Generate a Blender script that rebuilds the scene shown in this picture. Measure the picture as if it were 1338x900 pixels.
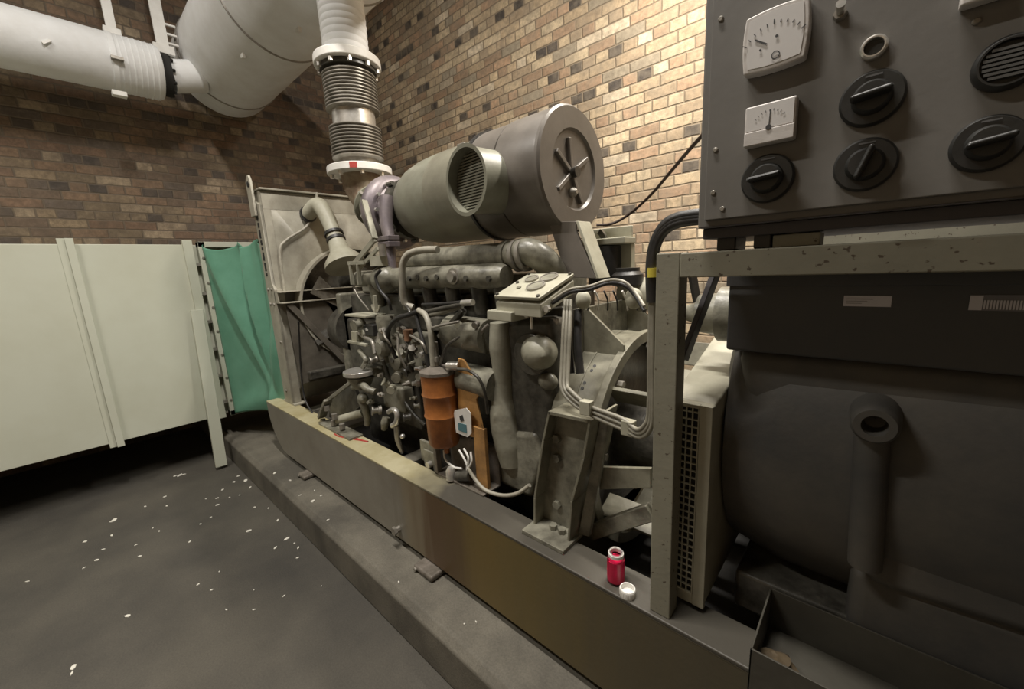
import bpy, bmesh, math, random
from mathutils import Vector as V, Matrix as M
random.seed(7)
PI = math.pi
C = bpy.context.scene.collection
for o in list(bpy.data.objects): bpy.data.objects.remove(o)

# ---------------------------------------------------------------- camera, light, exposure
F = 520.84; H = 1.45
R = M(((0.7424821694597625, 0.6679904016030193, -0.05009043222574222),
       (-0.09157311378836785, 0.17529067151899758, 0.9802487160458419),
       (0.6635771190038331, -0.7232302564499469, 0.19132015913101474)))
cd = bpy.data.cameras.new('camera'); cam = bpy.data.objects.new('camera', cd); C.objects.link(cam)
cd.sensor_width = 36; cd.lens = F / 1338 * 36; cd.clip_start = .02
cam.matrix_world = M.Translation((0, 0, H)) @ R.transposed().to_4x4()
bpy.context.scene.camera = cam
sc = bpy.context.scene
sc.view_settings.view_transform = 'Standard'; sc.view_settings.look = 'None'
sc.view_settings.gamma = 1; sc.view_settings.use_curve_mapping = False
sc.view_settings.exposure = 0.0
w = bpy.data.worlds.new('world'); sc.world = w; w.use_nodes = True
w.node_tree.nodes['Background'].inputs[0].default_value = (.80, .84, .9, 1)
w.node_tree.nodes['Background'].inputs[1].default_value = 0.02

def area(name, loc, size, sy, power, col, rot=(0, 0, 0), spread=180):
    l = bpy.data.lights.new(name, 'AREA'); l.shape = 'RECTANGLE'; l.size = size; l.size_y = sy
    l.energy = power; l.color = col; l.spread = math.radians(spread)
    o = bpy.data.objects.new(name, l); C.objects.link(o); o.location = loc; o.rotation_euler = rot
    return o
LAMPS = [((-.9, .35, 4.85), 1.2, .12, 150), ((-.35, 2.15, 3.75), 1.2, .12, 110), ((-2.3, -1.3, 4.7), 1.2, .12, 85)]
area('tube_light', LAMPS[0][0], 1.2, .12, LAMPS[0][3], (1, .94, .87))
area('tube_light', LAMPS[1][0], 1.2, .12, LAMPS[1][3], (1, .93, .83))
area('tube_light', LAMPS[2][0], 1.2, .12, LAMPS[2][3], (1, .95, .87))

# ---------------------------------------------------------------- measuring helpers (pixel of a known plane -> point)
def P(px, py, x=None, y=None, z=None):
    d = R.transposed() @ V(((px - 669) / F, -(py - 450) / F, -1.0))
    if x is not None: t = x / d.x
    elif y is not None: t = y / d.y
    else: t = (z - H) / d.z
    return V((0, 0, H)) + d * t
def S(p, px):
    return px * -(R @ (V(p) - V((0, 0, H)))).z / F

# ---------------------------------------------------------------- materials
MATS = {}
def nt(name):
    m = bpy.data.materials.new(name); m.use_nodes = True; MATS[name] = m
    n = m.node_tree; return m, n, n.nodes, n.links, n.nodes['Principled BSDF']
def paint(name, c, c2=None, rough=.55, metal=0.0, scale=9.0, amt=.5, bump=.12, spec=.5, fine=70.0):
    """base coat with blotchy grime (c2) in its own noise pattern"""
    m, t, N, L, B = nt(name)
    c2 = c2 or tuple(k * .55 for k in c)
    tc = N.new('ShaderNodeTexCoord')
    n1 = N.new('ShaderNodeTexNoise'); n1.inputs['Scale'].default_value = scale; n1.inputs['Detail'].default_value = 7; n1.inputs['Roughness'].default_value = .65
    n2 = N.new('ShaderNodeTexNoise'); n2.inputs['Scale'].default_value = fine; n2.inputs['Detail'].default_value = 3
    L.new(tc.outputs['Object'], n1.inputs['Vector']); L.new(tc.outputs['Object'], n2.inputs['Vector'])
    r = N.new('ShaderNodeValToRGB'); r.color_ramp.elements[0].position = .38; r.color_ramp.elements[1].position = .66
    r.color_ramp.elements[0].color = (0, 0, 0, 1); r.color_ramp.elements[1].color = (amt,) * 3 + (1,)
    L.new(n1.outputs[0], r.inputs[0])
    mx = N.new('ShaderNodeMix'); mx.data_type = 'RGBA'
    mx.inputs[6].default_value = (*c, 1); mx.inputs[7].default_value = (*c2, 1)
    L.new(r.outputs[0], mx.inputs[0]); L.new(mx.outputs[2], B.inputs['Base Color'])
    B.inputs['Roughness'].default_value = rough; B.inputs['Metallic'].default_value = metal
    B.inputs['Specular IOR Level'].default_value = spec
    b = N.new('ShaderNodeBump'); b.inputs['Strength'].default_value = bump; b.inputs['Distance'].default_value = .004
    L.new(n2.outputs[0], b.inputs['Height']); L.new(b.outputs[0], B.inputs['Normal'])
    return m
def speck(name, c, c2, scale=45, thr=.62, rough=.6):
    """paint with rust specks"""
    m = paint(name, c, tuple(k * .7 for k in c), rough, scale=5, amt=.6)
    N, L = m.node_tree.nodes, m.node_tree.links; B = N['Principled BSDF']
    src = B.inputs['Base Color'].links[0].from_socket
    tc = N.new('ShaderNodeTexCoord'); n = N.new('ShaderNodeTexNoise'); n.inputs['Scale'].default_value = scale; n.inputs['Detail'].default_value = 2
    L.new(tc.outputs['Object'], n.inputs['Vector'])
    r = N.new('ShaderNodeValToRGB'); r.color_ramp.elements[0].position = thr; r.color_ramp.elements[1].position = thr + .05
    L.new(n.outputs[0], r.inputs[0])
    mx = N.new('ShaderNodeMix'); mx.data_type = 'RGBA'; mx.inputs[7].default_value = (*c2, 1)
    L.new(src, mx.inputs[6]); L.new(r.outputs[0], mx.inputs[0]); L.new(mx.outputs[2], B.inputs['Base Color'])
    return m

CREAM = paint('cream_paint', (.44, .43, .34), (.22, .20, .14), .5, scale=6, amt=.55)
RAD = paint('radiator_paint', (.40, .38, .31), (.20, .18, .14), .5, scale=7, amt=.6)
PANEL = paint('duct_panel_paint', (.56, .575, .475), (.50, .505, .40), .45, scale=2.2, amt=.7, bump=.05, fine=25)
CREAMD = paint('cast_cream_grey', (.32, .31, .245), (.15, .14, .105), .42, scale=9, amt=.6, bump=.2)
FLY = paint('flywheel_housing_paint', (.25, .24, .18), (.10, .09, .065), .42, scale=8, amt=.8, bump=.15)
ENG = paint('engine_grey_green', (.27, .26, .205), (.06, .055, .042), .36, scale=13, amt=.8, bump=.25)
ENGD = paint('engine_dark_oily', (.10, .094, .078), (.02, .018, .015), .33, scale=16, amt=.9, bump=.3)
CLEAN = paint('air_cleaner_paint', (.17, .152, .132), (.09, .08, .068), .38, scale=6, amt=.6, bump=.06)
CLEANM = paint('air_cleaner_body_paint', (.24, .23, .175), (.12, .11, .085), .36, scale=6, amt=.6, bump=.06)
CLEANL = paint('intake_elbow_paint', (.25, .25, .195), (.14, .13, .1), .38, scale=7, amt=.6, bump=.08)
STEEL = paint('bare_steel', (.34, .32, .28), (.2, .18, .15), .42, .45, scale=20, amt=.7)
BRIGHT = paint('bright_metal', (.75, .73, .68), (.4, .38, .33), .28, .7, scale=30, amt=.5)
LAG = paint('white_lagging', (.84, .85, .85), (.68, .67, .64), .7, scale=4, amt=.6, bump=.3, fine=18)
WHITE = paint('white_paint', (.80, .79, .75), (.55, .52, .46), .5, scale=10, amt=.4)
RUST = paint('rusty_iron', (.22, .15, .10), (.42, .36, .26), .6, .2, scale=11, amt=.9, bump=.3)
PURP = paint('heat_tinted_iron', (.17, .145, .16), (.30, .26, .25), .45, .3, scale=9, amt=.7)
BLACK = paint('black_rubber', (.018, .018, .018), (.05, .045, .04), .45, scale=20, amt=.6)
DARK = paint('opening_shade_and_grime', (.02, .019, .017), (.008, .008, .008), .8, scale=8, amt=.5)  # near-black, also painted in for the shade inside slots, holes and grille
HOSE = paint('grey_hose', (.42, .40, .33), (.2, .18, .14), .45, scale=20, amt=.6)
GENP = paint('generator_grey', (.055, .055, .054), (.14, .125, .10), .6, scale=2.6, amt=.65, bump=.15)
GBOX = paint('terminal_box_grey', (.062, .066, .072), (.09, .088, .082), .55, scale=3, amt=.5)
CAB = paint('cabinet_paint', (.165, .157, .143), (.125, .118, .105), .5, scale=4, amt=.5, bump=.05)
CABD = paint('cabinet_dark_edge', (.06, .055, .06), (.03, .03, .03), .5, scale=4)
FRAME = speck('frame_paint', (.25, .238, .18), (.08, .06, .04), 85, .66)
DIAL = paint('dial_card', (.68, .66, .64), (.58, .56, .54), .5, scale=12, amt=.5, bump=0)
KNOB = paint('black_knob', (.022, .022, .021), (.035, .035, .03), .42, scale=15)
BEZEL = paint('pale_bezel', (.62, .59, .56), (.45, .42, .4), .4, scale=12)
GREEN = paint('green_tarpaulin', (.135, .32, .225), (.09, .24, .16), .33, scale=5, amt=.6, bump=.1, fine=14)
ORANGE = paint('orange_stained_filter', (.46, .17, .045), (.20, .07, .025), .35, scale=10, amt=.8)
TAN = paint('orange_stained_plate', (.50, .27, .09), (.16, .09, .04), .45, scale=8, amt=.85)
TRAY = paint('tray_grimy', (.075, .07, .055), (.045, .04, .03), .6, scale=6, amt=.7)
RED = paint('red_paint', (.42, .05, .04), (.3, .04, .03), .5)
INK = paint('dark_ink', (.05, .05, .05), None, .6, bump=0)
BLUE = paint('label_blue', (.10, .22, .25), None, .6, bump=0)
YEL = paint('yellow_tape', (.6, .5, .06), None, .5, bump=0)
SHROUDD = paint('shroud_grimy', (.15, .135, .11), (.07, .062, .05), .5, scale=8, amt=.8)
LABEL = paint('label_white', (.62, .61, .66), None, .5, amt=.1, bump=0)
FLAKE = paint('paint_flake_white', (.72, .70, .62), None, .7, amt=.3)
WOODISH = paint('rag_brown', (.10, .072, .038), (.05, .035, .02), .8, scale=30)
CONDUIT = paint('dull_conduit', (.26, .245, .195), (.14, .13, .1), .45, scale=20, amt=.6)
PAD = paint('pad_metal', (.24, .21, .18), (.09, .08, .06), .5, .2, scale=18, amt=.8)

def glass():
    m, t, N, L, B = nt('bottle_plastic'); B.inputs['Base Color'].default_value = (.95, .9, .92, 1)
    B.inputs['Roughness'].default_value = .04; B.inputs['Transmission Weight'].default_value = 1; B.inputs['IOR'].default_value = 1.15
    m2, t, N, L, B = nt('pink_coolant'); B.inputs['Base Color'].default_value = (.62, .012, .07, 1)
    B.inputs['Roughness'].default_value = .15; B.inputs['Transmission Weight'].default_value = .1
    return m, m2
PLAST, PINK = glass()

def rail_mat():
    """cream skid rail whose middle carries a brown oil run and yellow staining (stains of their own shape)"""
    m = paint('skid_rail_paint', (.275, .258, .215), (.19, .17, .135), .42, scale=3.5, amt=.7)
    N, L = m.node_tree.nodes, m.node_tree.links; B = N['Principled BSDF']
    src = B.inputs['Base Color'].links[0].from_socket
    tc = N.new('ShaderNodeTexCoord'); sp = N.new('ShaderNodeSeparateXYZ'); L.new(tc.outputs['Object'], sp.inputs[0])
    nz = N.new('ShaderNodeTexNoise'); nz.inputs['Scale'].default_value = 11; nz.inputs['Detail'].default_value = 6
    mp = N.new('ShaderNodeMapping'); mp.inputs['Scale'].default_value = (1.6, .3, .12)
    L.new(tc.outputs['Object'], mp.inputs[0]); L.new(mp.outputs[0], nz.inputs['Vector'])
    ad = N.new('ShaderNodeMath'); ad.operation = 'MULTIPLY_ADD'; ad.inputs[1].default_value = .30; L.new(nz.outputs[0], ad.inputs[0]); L.new(sp.outputs[0], ad.inputs[2])
    mr = N.new('ShaderNodeMapRange'); mr.inputs['From Min'].default_value = -2.2; mr.inputs['From Max'].default_value = 1.8
    L.new(ad.outputs[0], mr.inputs[0])
    r = N.new('ShaderNodeValToRGB'); cr = r.color_ramp
    # x -> position = (x+.15+3.4)/4
    def pos(x): return (x + .15 + 3.4) / 4.0
    data = [(-1.60, (0, 0, 0, 0)), (-1.48, (.20, .15, .07, .5)), (-1.30, (.10, .055, .022, .92)), (-1.14, (.10, .06, .02, .92)),
            (-.98, (.165, .112, .026, .92)), (-.74, (.135, .098, .026, .92)), (-.42, (.085, .068, .034, .92)), (.2, (.06, .055, .042, .95))]
    while len(cr.elements) < len(data): cr.elements.new(.5)
    for e, (x, c) in zip(cr.elements, data): e.position = pos(x); e.color = c
    L.new(mr.outputs[0], r.inputs[0])
    mx = N.new('ShaderNodeMix'); mx.data_type = 'RGBA'; L.new(src, mx.inputs[6]); L.new(r.outputs[0], mx.inputs[7]); L.new(r.outputs[1], mx.inputs[0])
    L.new(mx.outputs[2], B.inputs['Base Color'])
    return m
RAIL = rail_mat()
def railtop_mat():
    m = paint('skid_rail_top_paint', (.50, .46, .30), (.33, .28, .13), .5, scale=5, amt=.8)
    N, L = m.node_tree.nodes, m.node_tree.links; B = N['Principled BSDF']
    src = B.inputs['Base Color'].links[0].from_socket
    tc = N.new('ShaderNodeTexCoord'); sp = N.new('ShaderNodeSeparateXYZ'); L.new(tc.outputs['Object'], sp.inputs[0])
    nz = N.new('ShaderNodeTexNoise'); nz.inputs['Scale'].default_value = 8; L.new(tc.outputs['Object'], nz.inputs['Vector'])
    ad = N.new('ShaderNodeMath'); ad.operation = 'MULTIPLY_ADD'; ad.inputs[1].default_value = .25; L.new(nz.outputs[0], ad.inputs[0]); L.new(sp.outputs[0], ad.inputs[2])
    mr = N.new('ShaderNodeMapRange'); mr.inputs['From Min'].default_value = -.20; mr.inputs['From Max'].default_value = .08; L.new(ad.outputs[0], mr.inputs[0])
    mx = N.new('ShaderNodeMix'); mx.data_type = 'RGBA'; L.new(src, mx.inputs[6]); mx.inputs[7].default_value = (.075, .068, .054, 1); L.new(mr.outputs[0], mx.inputs[0])
    L.new(mx.outputs[2], B.inputs['Base Color'])
    return m
RAILTOP = railtop_mat()

def brick(name, axis, bright=1.0, red=False):
    """English garden brickwork: courses 75 mm, stretcher and header courses, a colour per brick"""
    m, t, N, L, B = nt(name)
    tc = N.new('ShaderNodeTexCoord'); sp = N.new('ShaderNodeSeparateXYZ'); L.new(tc.outputs['Object'], sp.inputs[0])
    def ma(op, a, b=None, c=None):
        n = N.new('ShaderNodeMath'); n.operation = op
        for i, k in enumerate((a, b, c)):
            if k is None: continue
            if isinstance(k, (int, float)): n.inputs[i].default_value = k
            else: L.new(k, n.inputs[i])
        return n.outputs[0]
    wob = N.new('ShaderNodeTexNoise'); wob.inputs['Scale'].default_value = 9; L.new(tc.outputs['Object'], wob.inputs['Vector'])
    wv = ma('MULTIPLY', ma('SUBTRACT', wob.outputs[0], .5), .014)
    u = ma('ADD', sp.outputs[axis], wv); v = ma('ADD', sp.outputs[2], wv)
    row = ma('FLOOR', ma('DIVIDE', v, .075)); fv = ma('FRACT', ma('DIVIDE', v, .075))
    hdr = ma('LESS_THAN', ma('MODULO', row, 3), .5)                    # every third course is headers
    bw = ma('SUBTRACT', .225, ma('MULTIPLY', hdr, .1125))
    off = ma('MULTIPLY', ma('MODULO', row, 2), .1125)
    uu = ma('DIVIDE', ma('ADD', u, ma('ADD', off, ma('MULTIPLY', hdr, .056))), bw)
    col = ma('FLOOR', uu); fu = ma('FRACT', uu)
    du = ma('MULTIPLY', ma('SUBTRACT', .5, ma('ABSOLUTE', ma('SUBTRACT', fu, .5))), bw)
    dv = ma('MULTIPLY', ma('SUBTRACT', .5, ma('ABSOLUTE', ma('SUBTRACT', fv, .5))), .075)
    d = ma('MINIMUM', du, dv)
    mr = N.new('ShaderNodeMapRange'); mr.inputs[1].default_value = .002; mr.inputs[2].default_value = .0085; L.new(d, mr.inputs[0])
    cv = N.new('ShaderNodeCombineXYZ'); L.new(col, cv.inputs[0]); L.new(row, cv.inputs[1]); L.new(hdr, cv.inputs[2])
    wn = N.new('ShaderNodeTexWhiteNoise'); L.new(cv.outputs[0], wn.inputs['Vector'])
    r = N.new('ShaderNodeValToRGB'); r.color_ramp.interpolation = 'CONSTANT'; cr = r.color_ramp
    if red: cols = [(0, (.19, .125, .085)), (.2, (.22, .15, .10)), (.4, (.15, .11, .08)), (.55, (.25, .19, .125)), (.7, (.20, .155, .105)), (.85, (.31, .245, .17)), (.94, (.13, .105, .085))]
    else: cols = [(0, (.50, .38, .245)), (.16, (.41, .31, .205)), (.32, (.55, .43, .28)), (.46, (.38, .26, .17)), (.6, (.48, .32, .205)), (.72, (.60, .48, .32)), (.84, (.35, .295, .215)), (.93, (.66, .55, .40))]
    while len(cr.elements) < len(cols): cr.elements.new(.5)
    for e, (p, c) in zip(cr.elements, cols): e.position = p; e.color = (*[k * bright for k in c], 1)
    L.new(wn.outputs[0], r.inputs[0])
    # burnt blue headers: half-width dark bricks in the header courses
    wn2 = N.new('ShaderNodeTexWhiteNoise'); L.new(cv.outputs[0], wn2.inputs['Vector']); wn2.noise_dimensions = '4D'; wn2.inputs['W'].default_value = 3.3
    cl = N.new('ShaderNodeTexNoise'); cl.inputs['Scale'].default_value = 1.6; L.new(cv.outputs[0], cl.inputs['Vector']); cl.inputs['Scale'].default_value = .45
    dk = ma('MULTIPLY', ma('GREATER_THAN', ma('ADD', wn2.outputs[0], ma('MULTIPLY', cl.outputs[0], .9)), 1.18), hdr)
    mx0 = N.new('ShaderNodeMix'); mx0.data_type = 'RGBA'; L.new(dk, mx0.inputs[0]); L.new(r.outputs[0], mx0.inputs[6]); mx0.inputs[7].default_value = (.085, .072, .062, 1)
    # surface variation within each brick and broad soot
    n2 = N.new('ShaderNodeTexNoise'); n2.inputs['Scale'].default_value = 24; n2.inputs['Detail'].default_value = 9; n2.inputs['Roughness'].default_value = .75; L.new(tc.outputs['Object'], n2.inputs['Vector'])
    n3 = N.new('ShaderNodeTexNoise'); n3.inputs['Scale'].default_value = 1.7; n3.inputs['Detail'].default_value = 4; L.new(tc.outputs['Object'], n3.inputs['Vector'])
    g = ma('MULTIPLY', ma('ADD', .0, ma('MULTIPLY', n2.outputs[0], 2.0)), ma('ADD', .45, ma('MULTIPLY', n3.outputs[0], 1.1)))
    mul = N.new('ShaderNodeMix'); mul.data_type = 'RGBA'; mul.blend_type = 'MULTIPLY'; mul.inputs[0].default_value = 1
    L.new(mx0.outputs[2], mul.inputs[6]); L.new(g, mul.inputs[7])
    n4 = N.new('ShaderNodeTexNoise'); n4.inputs['Scale'].default_value = 7; n4.inputs['Detail'].default_value = 8; n4.inputs['Roughness'].default_value = .7; L.new(tc.outputs['Object'], n4.inputs['Vector'])
    gr = N.new('ShaderNodeMapRange'); gr.inputs[1].default_value = .42; gr.inputs[2].default_value = .68; gr.inputs[4].default_value = .75; L.new(n4.outputs[0], gr.inputs[0])
    mg = N.new('ShaderNodeMix'); mg.data_type = 'RGBA'; L.new(gr.outputs[0], mg.inputs[0]); L.new(mul.outputs[2], mg.inputs[6]); mg.inputs[7].default_value = (.13, .10, .075, 1) if red else (.30, .25, .185, 1)
    mo = N.new('ShaderNodeMix'); mo.data_type = 'RGBA'; mo.inputs[6].default_value = (.15, .12, .09, 1) if red else (.27, .215, .15, 1)
    mrn = ma('MULTIPLY', mr.outputs[0], ma('MINIMUM', 1, ma('ADD', .25, ma('MULTIPLY', n2.outputs[0], 1.6)))); L.new(mrn, mo.inputs[0]); L.new(mg.outputs[2], mo.inputs[7]); L.new(mo.outputs[2], B.inputs['Base Color'])
    B.inputs['Roughness'].default_value = .85; B.inputs['Specular IOR Level'].default_value = .25
    b = N.new('ShaderNodeBump'); b.inputs['Strength'].default_value = .7; b.inputs['Distance'].default_value = .006
    hgt = ma('ADD', mr.outputs[0], ma('MULTIPLY', n2.outputs[0], .35)); L.new(hgt, b.inputs['Height']); L.new(b.outputs[0], B.inputs['Normal'])
    return m
BRICKB = brick('yellow_stock_brick', 0)
BRICKL = brick('sooty_brick', 1, 1.0, True)
def concrete(name, c, c2, scale=1.3):
    m, t, N, L, B = nt(name)
    tc = N.new('ShaderNodeTexCoord'); n1 = N.new('ShaderNodeTexNoise'); n1.inputs['Scale'].default_value = scale; n1.inputs['Detail'].default_value = 9; n1.inputs['Roughness'].default_value = .6
    n2 = N.new('ShaderNodeTexNoise'); n2.inputs['Scale'].default_value = 160; n2.inputs['Detail'].default_value = 4
    L.new(tc.outputs['Object'], n1.inputs['Vector']); L.new(tc.outputs['Object'], n2.inputs['Vector'])
    r = N.new('ShaderNodeValToRGB'); r.color_ramp.elements[0].position = .36; r.color_ramp.elements[1].position = .64
    r.color_ramp.elements[0].color = (*c, 1); r.color_ramp.elements[1].color = (*c2, 1); L.new(n1.outputs[0], r.inputs[0])
    mul = N.new('ShaderNodeMix'); mul.data_type = 'RGBA'; mul.blend_type = 'MULTIPLY'; mul.inputs[0].default_value = .55
    L.new(r.outputs[0], mul.inputs[6]); L.new(n2.outputs[0], mul.inputs[7]); L.new(mul.outputs[2], B.inputs['Base Color'])
    B.inputs['Roughness'].default_value = .75
    b = N.new('ShaderNodeBump'); b.inputs['Strength'].default_value = .25; b.inputs['Distance'].default_value = .004; L.new(n2.outputs[0], b.inputs['Height']); L.new(b.outputs[0], B.inputs['Normal'])
    return m
FLOOR = concrete('asphalt_floor', (.066, .061, .052), (.125, .113, .090))
CONC = concrete('plinth_concrete', (.115, .105, .085), (.235, .215, .17), 3.0)
CEIL = concrete('ceiling_concrete', (.30, .28, .25), (.4, .38, .33), 1.0)

# ---------------------------------------------------------------- mesh builder
def frame_of(d):
    d = V(d).normalized(); a = V((0, 0, 1)) if abs(d.z) < .9 else V((1, 0, 0))
    u = d.cross(a).normalized(); return u, d.cross(u).normalized(), d
class MB:
    def __init__(s): s.b = bmesh.new()
    def box(s, lo, hi, rot=None):
        lo, hi = V(lo), V(hi); c = (lo + hi) / 2; h = (hi - lo) / 2
        vs = [s.b.verts.new(c + ((rot or M.Identity(3)) @ V((h.x * i, h.y * j, h.z * k)))) for i in (-1, 1) for j in (-1, 1) for k in (-1, 1)]
        for f in ((0, 1, 3, 2), (4, 6, 7, 5), (0, 4, 5, 1), (2, 3, 7, 6), (0, 2, 6, 4), (1, 5, 7, 3)): s.b.faces.new([vs[i] for i in f])
        return s
    def bar(s, p, q, a, b, up=(0, 0, 1)):
        """rectangular bar p->q, a wide across, b along up"""
        p, q = V(p), V(q); d = (q - p).normalized(); u = d.cross(V(up))
        if u.length < .01: u = d.cross(V((0, 1, 0)))
        u.normalize(); v = u.cross(d).normalized()
        vs = [s.b.verts.new(e + u * (i * a / 2) + v * (j * b / 2)) for e in (p, q) for i, j in ((-1, -1), (1, -1), (1, 1), (-1, 1))]
        for f in ((0, 1, 2, 3), (7, 6, 5, 4), (0, 4, 5, 1), (1, 5, 6, 2), (2, 6, 7, 3), (3, 7, 4, 0)): s.b.faces.new([vs[i] for i in f])
        return s
    def cyl(s, p, q, r, r2=None, n=24, cap=True):
        return s.lathe(p, q, [(0, r), (1, r if r2 is None else r2)], n, cap)
    def lathe(s, p, q, prof, n=28, cap=True, sx=1.0, sy=1.0):
        """prof: (fraction along p->q, radius)"""
        p, q = V(p), V(q); u, v, d = frame_of(q - p); rings = []
        for t, r in prof:
            c = p + (q - p) * t
            rings.append([s.b.verts.new(c + u * (math.cos(2 * PI * i / n) * max(r, 1e-4) * sx) + v * (math.sin(2 * PI * i / n) * max(r, 1e-4) * sy)) for i in range(n)])
        for a, b in zip(rings, rings[1:]):
            for i in range(n): s.b.faces.new((a[i], a[(i + 1) % n], b[(i + 1) % n], b[i]))
        if cap:
            s.b.faces.new(rings[0][::-1]); s.b.faces.new(rings[-1])
        return s
    def tube(s, pts, r, n=10, smooth=6, cap=True):
        pts = [V(p) for p in pts]; rr = r if isinstance(r, (list, tuple)) else [r] * len(pts)
        if smooth and len(pts) > 2:
            out, ro = [], []
            for i in range(len(pts) - 1):
                a, b = pts[i], pts[i + 1]; p0 = pts[i - 1] if i else a * 2 - b; p3 = pts[i + 2] if i + 2 < len(pts) else b * 2 - a
                for k in range(smooth):
                    t = k / smooth
                    out.append(.5 * ((2 * a) + (b - p0) * t + (2 * p0 - 5 * a + 4 * b - p3) * t * t + (3 * a - p0 - 3 * b + p3) * t ** 3)); ro.append(rr[i] * (1 - t) + rr[i + 1] * t)
            out.append(pts[-1]); ro.append(rr[-1]); pts, rr = out, ro
        rings = []; u = None
        for i, p in enumerate(pts):
            d = (pts[min(i + 1, len(pts) - 1)] - pts[max(i - 1, 0)]).normalized()
            if u is None: u, v, _ = frame_of(d)
            else: u = (u - d * u.dot(d)).normalized(); v = d.cross(u)
            rings.append([s.b.verts.new(p + u * (math.cos(2 * PI * k / n) * rr[i]) + v * (math.sin(2 * PI * k / n) * rr[i])) for k in range(n)])
        for a, b in zip(rings, rings[1:]):
            for i in range(n): s.b.faces.new((a[i], a[(i + 1) % n], b[(i + 1) % n], b[i]))
        if cap: s.b.faces.new(rings[0][::-1]); s.b.faces.new(rings[-1])
        return s
    def prism(s, pts, off):
        """polygon of 3D points pushed along off"""
        off = V(off); a = [s.b.verts.new(V(p)) for p in pts]; b = [s.b.verts.new(V(p) + off) for p in pts]
        s.b.faces.new(a); s.b.faces.new(b[::-1])
        for i in range(len(pts)): s.b.faces.new((a[i], b[i], b[(i + 1) % len(pts)], a[(i + 1) % len(pts)]))
        return s
    def ball(s, c, r, sc=(1, 1, 1), n=16):
        m = M.Translation(V(c)) @ M.Diagonal((*sc, 1)) 
        bmesh.ops.create_uvsphere(s.b, u_segments=n, v_segments=n // 2 + 2, radius=r, matrix=m); return s
    def ringband(s, c, axis, r0, r1, t, a0=0, a1=2 * PI, n=48):
        """flat annular band round axis (unit), inner r0, outer r1, thickness t along axis"""
        u, v, d = frame_of(axis); c = V(c); k = max(3, int(n * abs(a1 - a0) / (2 * PI))); full = abs(a1 - a0) > 6.28
        sec = []
        for i in range(k + (0 if full else 1)):
            a = a0 + (a1 - a0) * i / k; e = u * math.cos(a) + v * math.sin(a)
            sec.append([s.b.verts.new(c + e * rr + d * tt) for rr, tt in ((r0, 0), (r1, 0), (r1, t), (r0, t))])
        m = len(sec)
        for i in range(m if full else m - 1):
            A, B_ = sec[i], sec[(i + 1) % m]
            for j in range(4): s.b.faces.new((A[j], A[(j + 1) % 4], B_[(j + 1) % 4], B_[j]))
        if not full: s.b.faces.new(sec[0]); s.b.faces.new(sec[-1][::-1])
        return s
    def bolt(s, c, n, r=.012, h=.01):
        c = V(c); return s.cyl(c, c + V(n).normalized() * h, r, n=6)
    def each(s, name, mat, parent=None, bevel=0.0, smooth=True):
        """every loose piece becomes a part of its own"""
        seen = set(); out = []
        s.b.verts.index_update()
        for v0 in s.b.verts:
            if v0.index in seen: continue
            st = [v0]; comp = {v0.index}; 
            while st:
                v = st.pop()
                for e in v.link_edges:
                    o = e.other_vert(v)
                    if o.index not in comp: comp.add(o.index); st.append(o)
            seen |= comp; m = MB(); mp = {}
            for v in s.b.verts:
                if v.index in comp: mp[v.index] = m.b.verts.new(v.co)
            for f in s.b.faces:
                if f.verts[0].index in comp: m.b.faces.new([mp[v.index] for v in f.verts])
            out.append(m.build(name, mat, parent, bevel, smooth))
        s.b.free(); return out
    def build(s, name, mat, parent=None, bevel=0.0, smooth=True):
        bmesh.ops.recalc_face_normals(s.b, faces=s.b.faces)
        o0 = org(parent)
        if o0 != V((0, 0, 0)): bmesh.ops.translate(s.b, verts=s.b.verts, vec=-o0)
        me = bpy.data.meshes.new(name); s.b.to_mesh(me); s.b.free()
        if smooth:
            for p in me.polygons: p.use_smooth = True
            try: me.set_sharp_from_angle(angle=math.radians(38))
            except Exception: pass
        me.materials.append(mat); o = bpy.data.objects.new(name, me); C.objects.link(o)
        if parent: o.parent = parent
        if bevel:
            md = o.modifiers.new('bevel', 'BEVEL'); md.width = bevel; md.segments = 2; md.limit_method = 'ANGLE'; md.angle_limit = math.radians(40); md.harden_normals = True
        return o
def org(p):
    v = V((0, 0, 0))
    while p: v += p.location; p = p.parent
    return v
def T(name, label, cat, loc, group=None):
    o = bpy.data.objects.new(name, None); C.objects.link(o); o.location = loc; o.empty_display_size = .05
    o['label'] = label; o['category'] = cat
    if group: o['group'] = group
    return o
def tag(o, label, cat, group=None, kind=None):
    o['label'] = label; o['category'] = cat
    if group: o['group'] = group
    if kind: o['kind'] = kind
    return o
def solo(mb, name, mat, label, cat, group=None, bevel=0, kind=None):
    """a thing that is one mesh: origin moved to its own middle bottom"""
    o = mb.build(name, mat, None, bevel); vs = [v.co for v in o.data.vertices]
    c = V((sum(v.x for v in vs) / len(vs), sum(v.y for v in vs) / len(vs), min(v.z for v in vs)))
    for v in o.data.vertices: v.co -= c
    o.location = c; return tag(o, label, cat, group, kind)
def struct(mb, name, mat, smooth=False):
    o = mb.build(name, mat, None, 0, smooth); o['kind'] = 'structure'; return o
def copy_tree(o, parent=None):
    c = o.copy(); C.objects.link(c)
    if parent: c.parent = parent
    for ch in [k for k in bpy.data.objects if k.parent == o]: copy_tree(ch, c)
    return c

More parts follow.
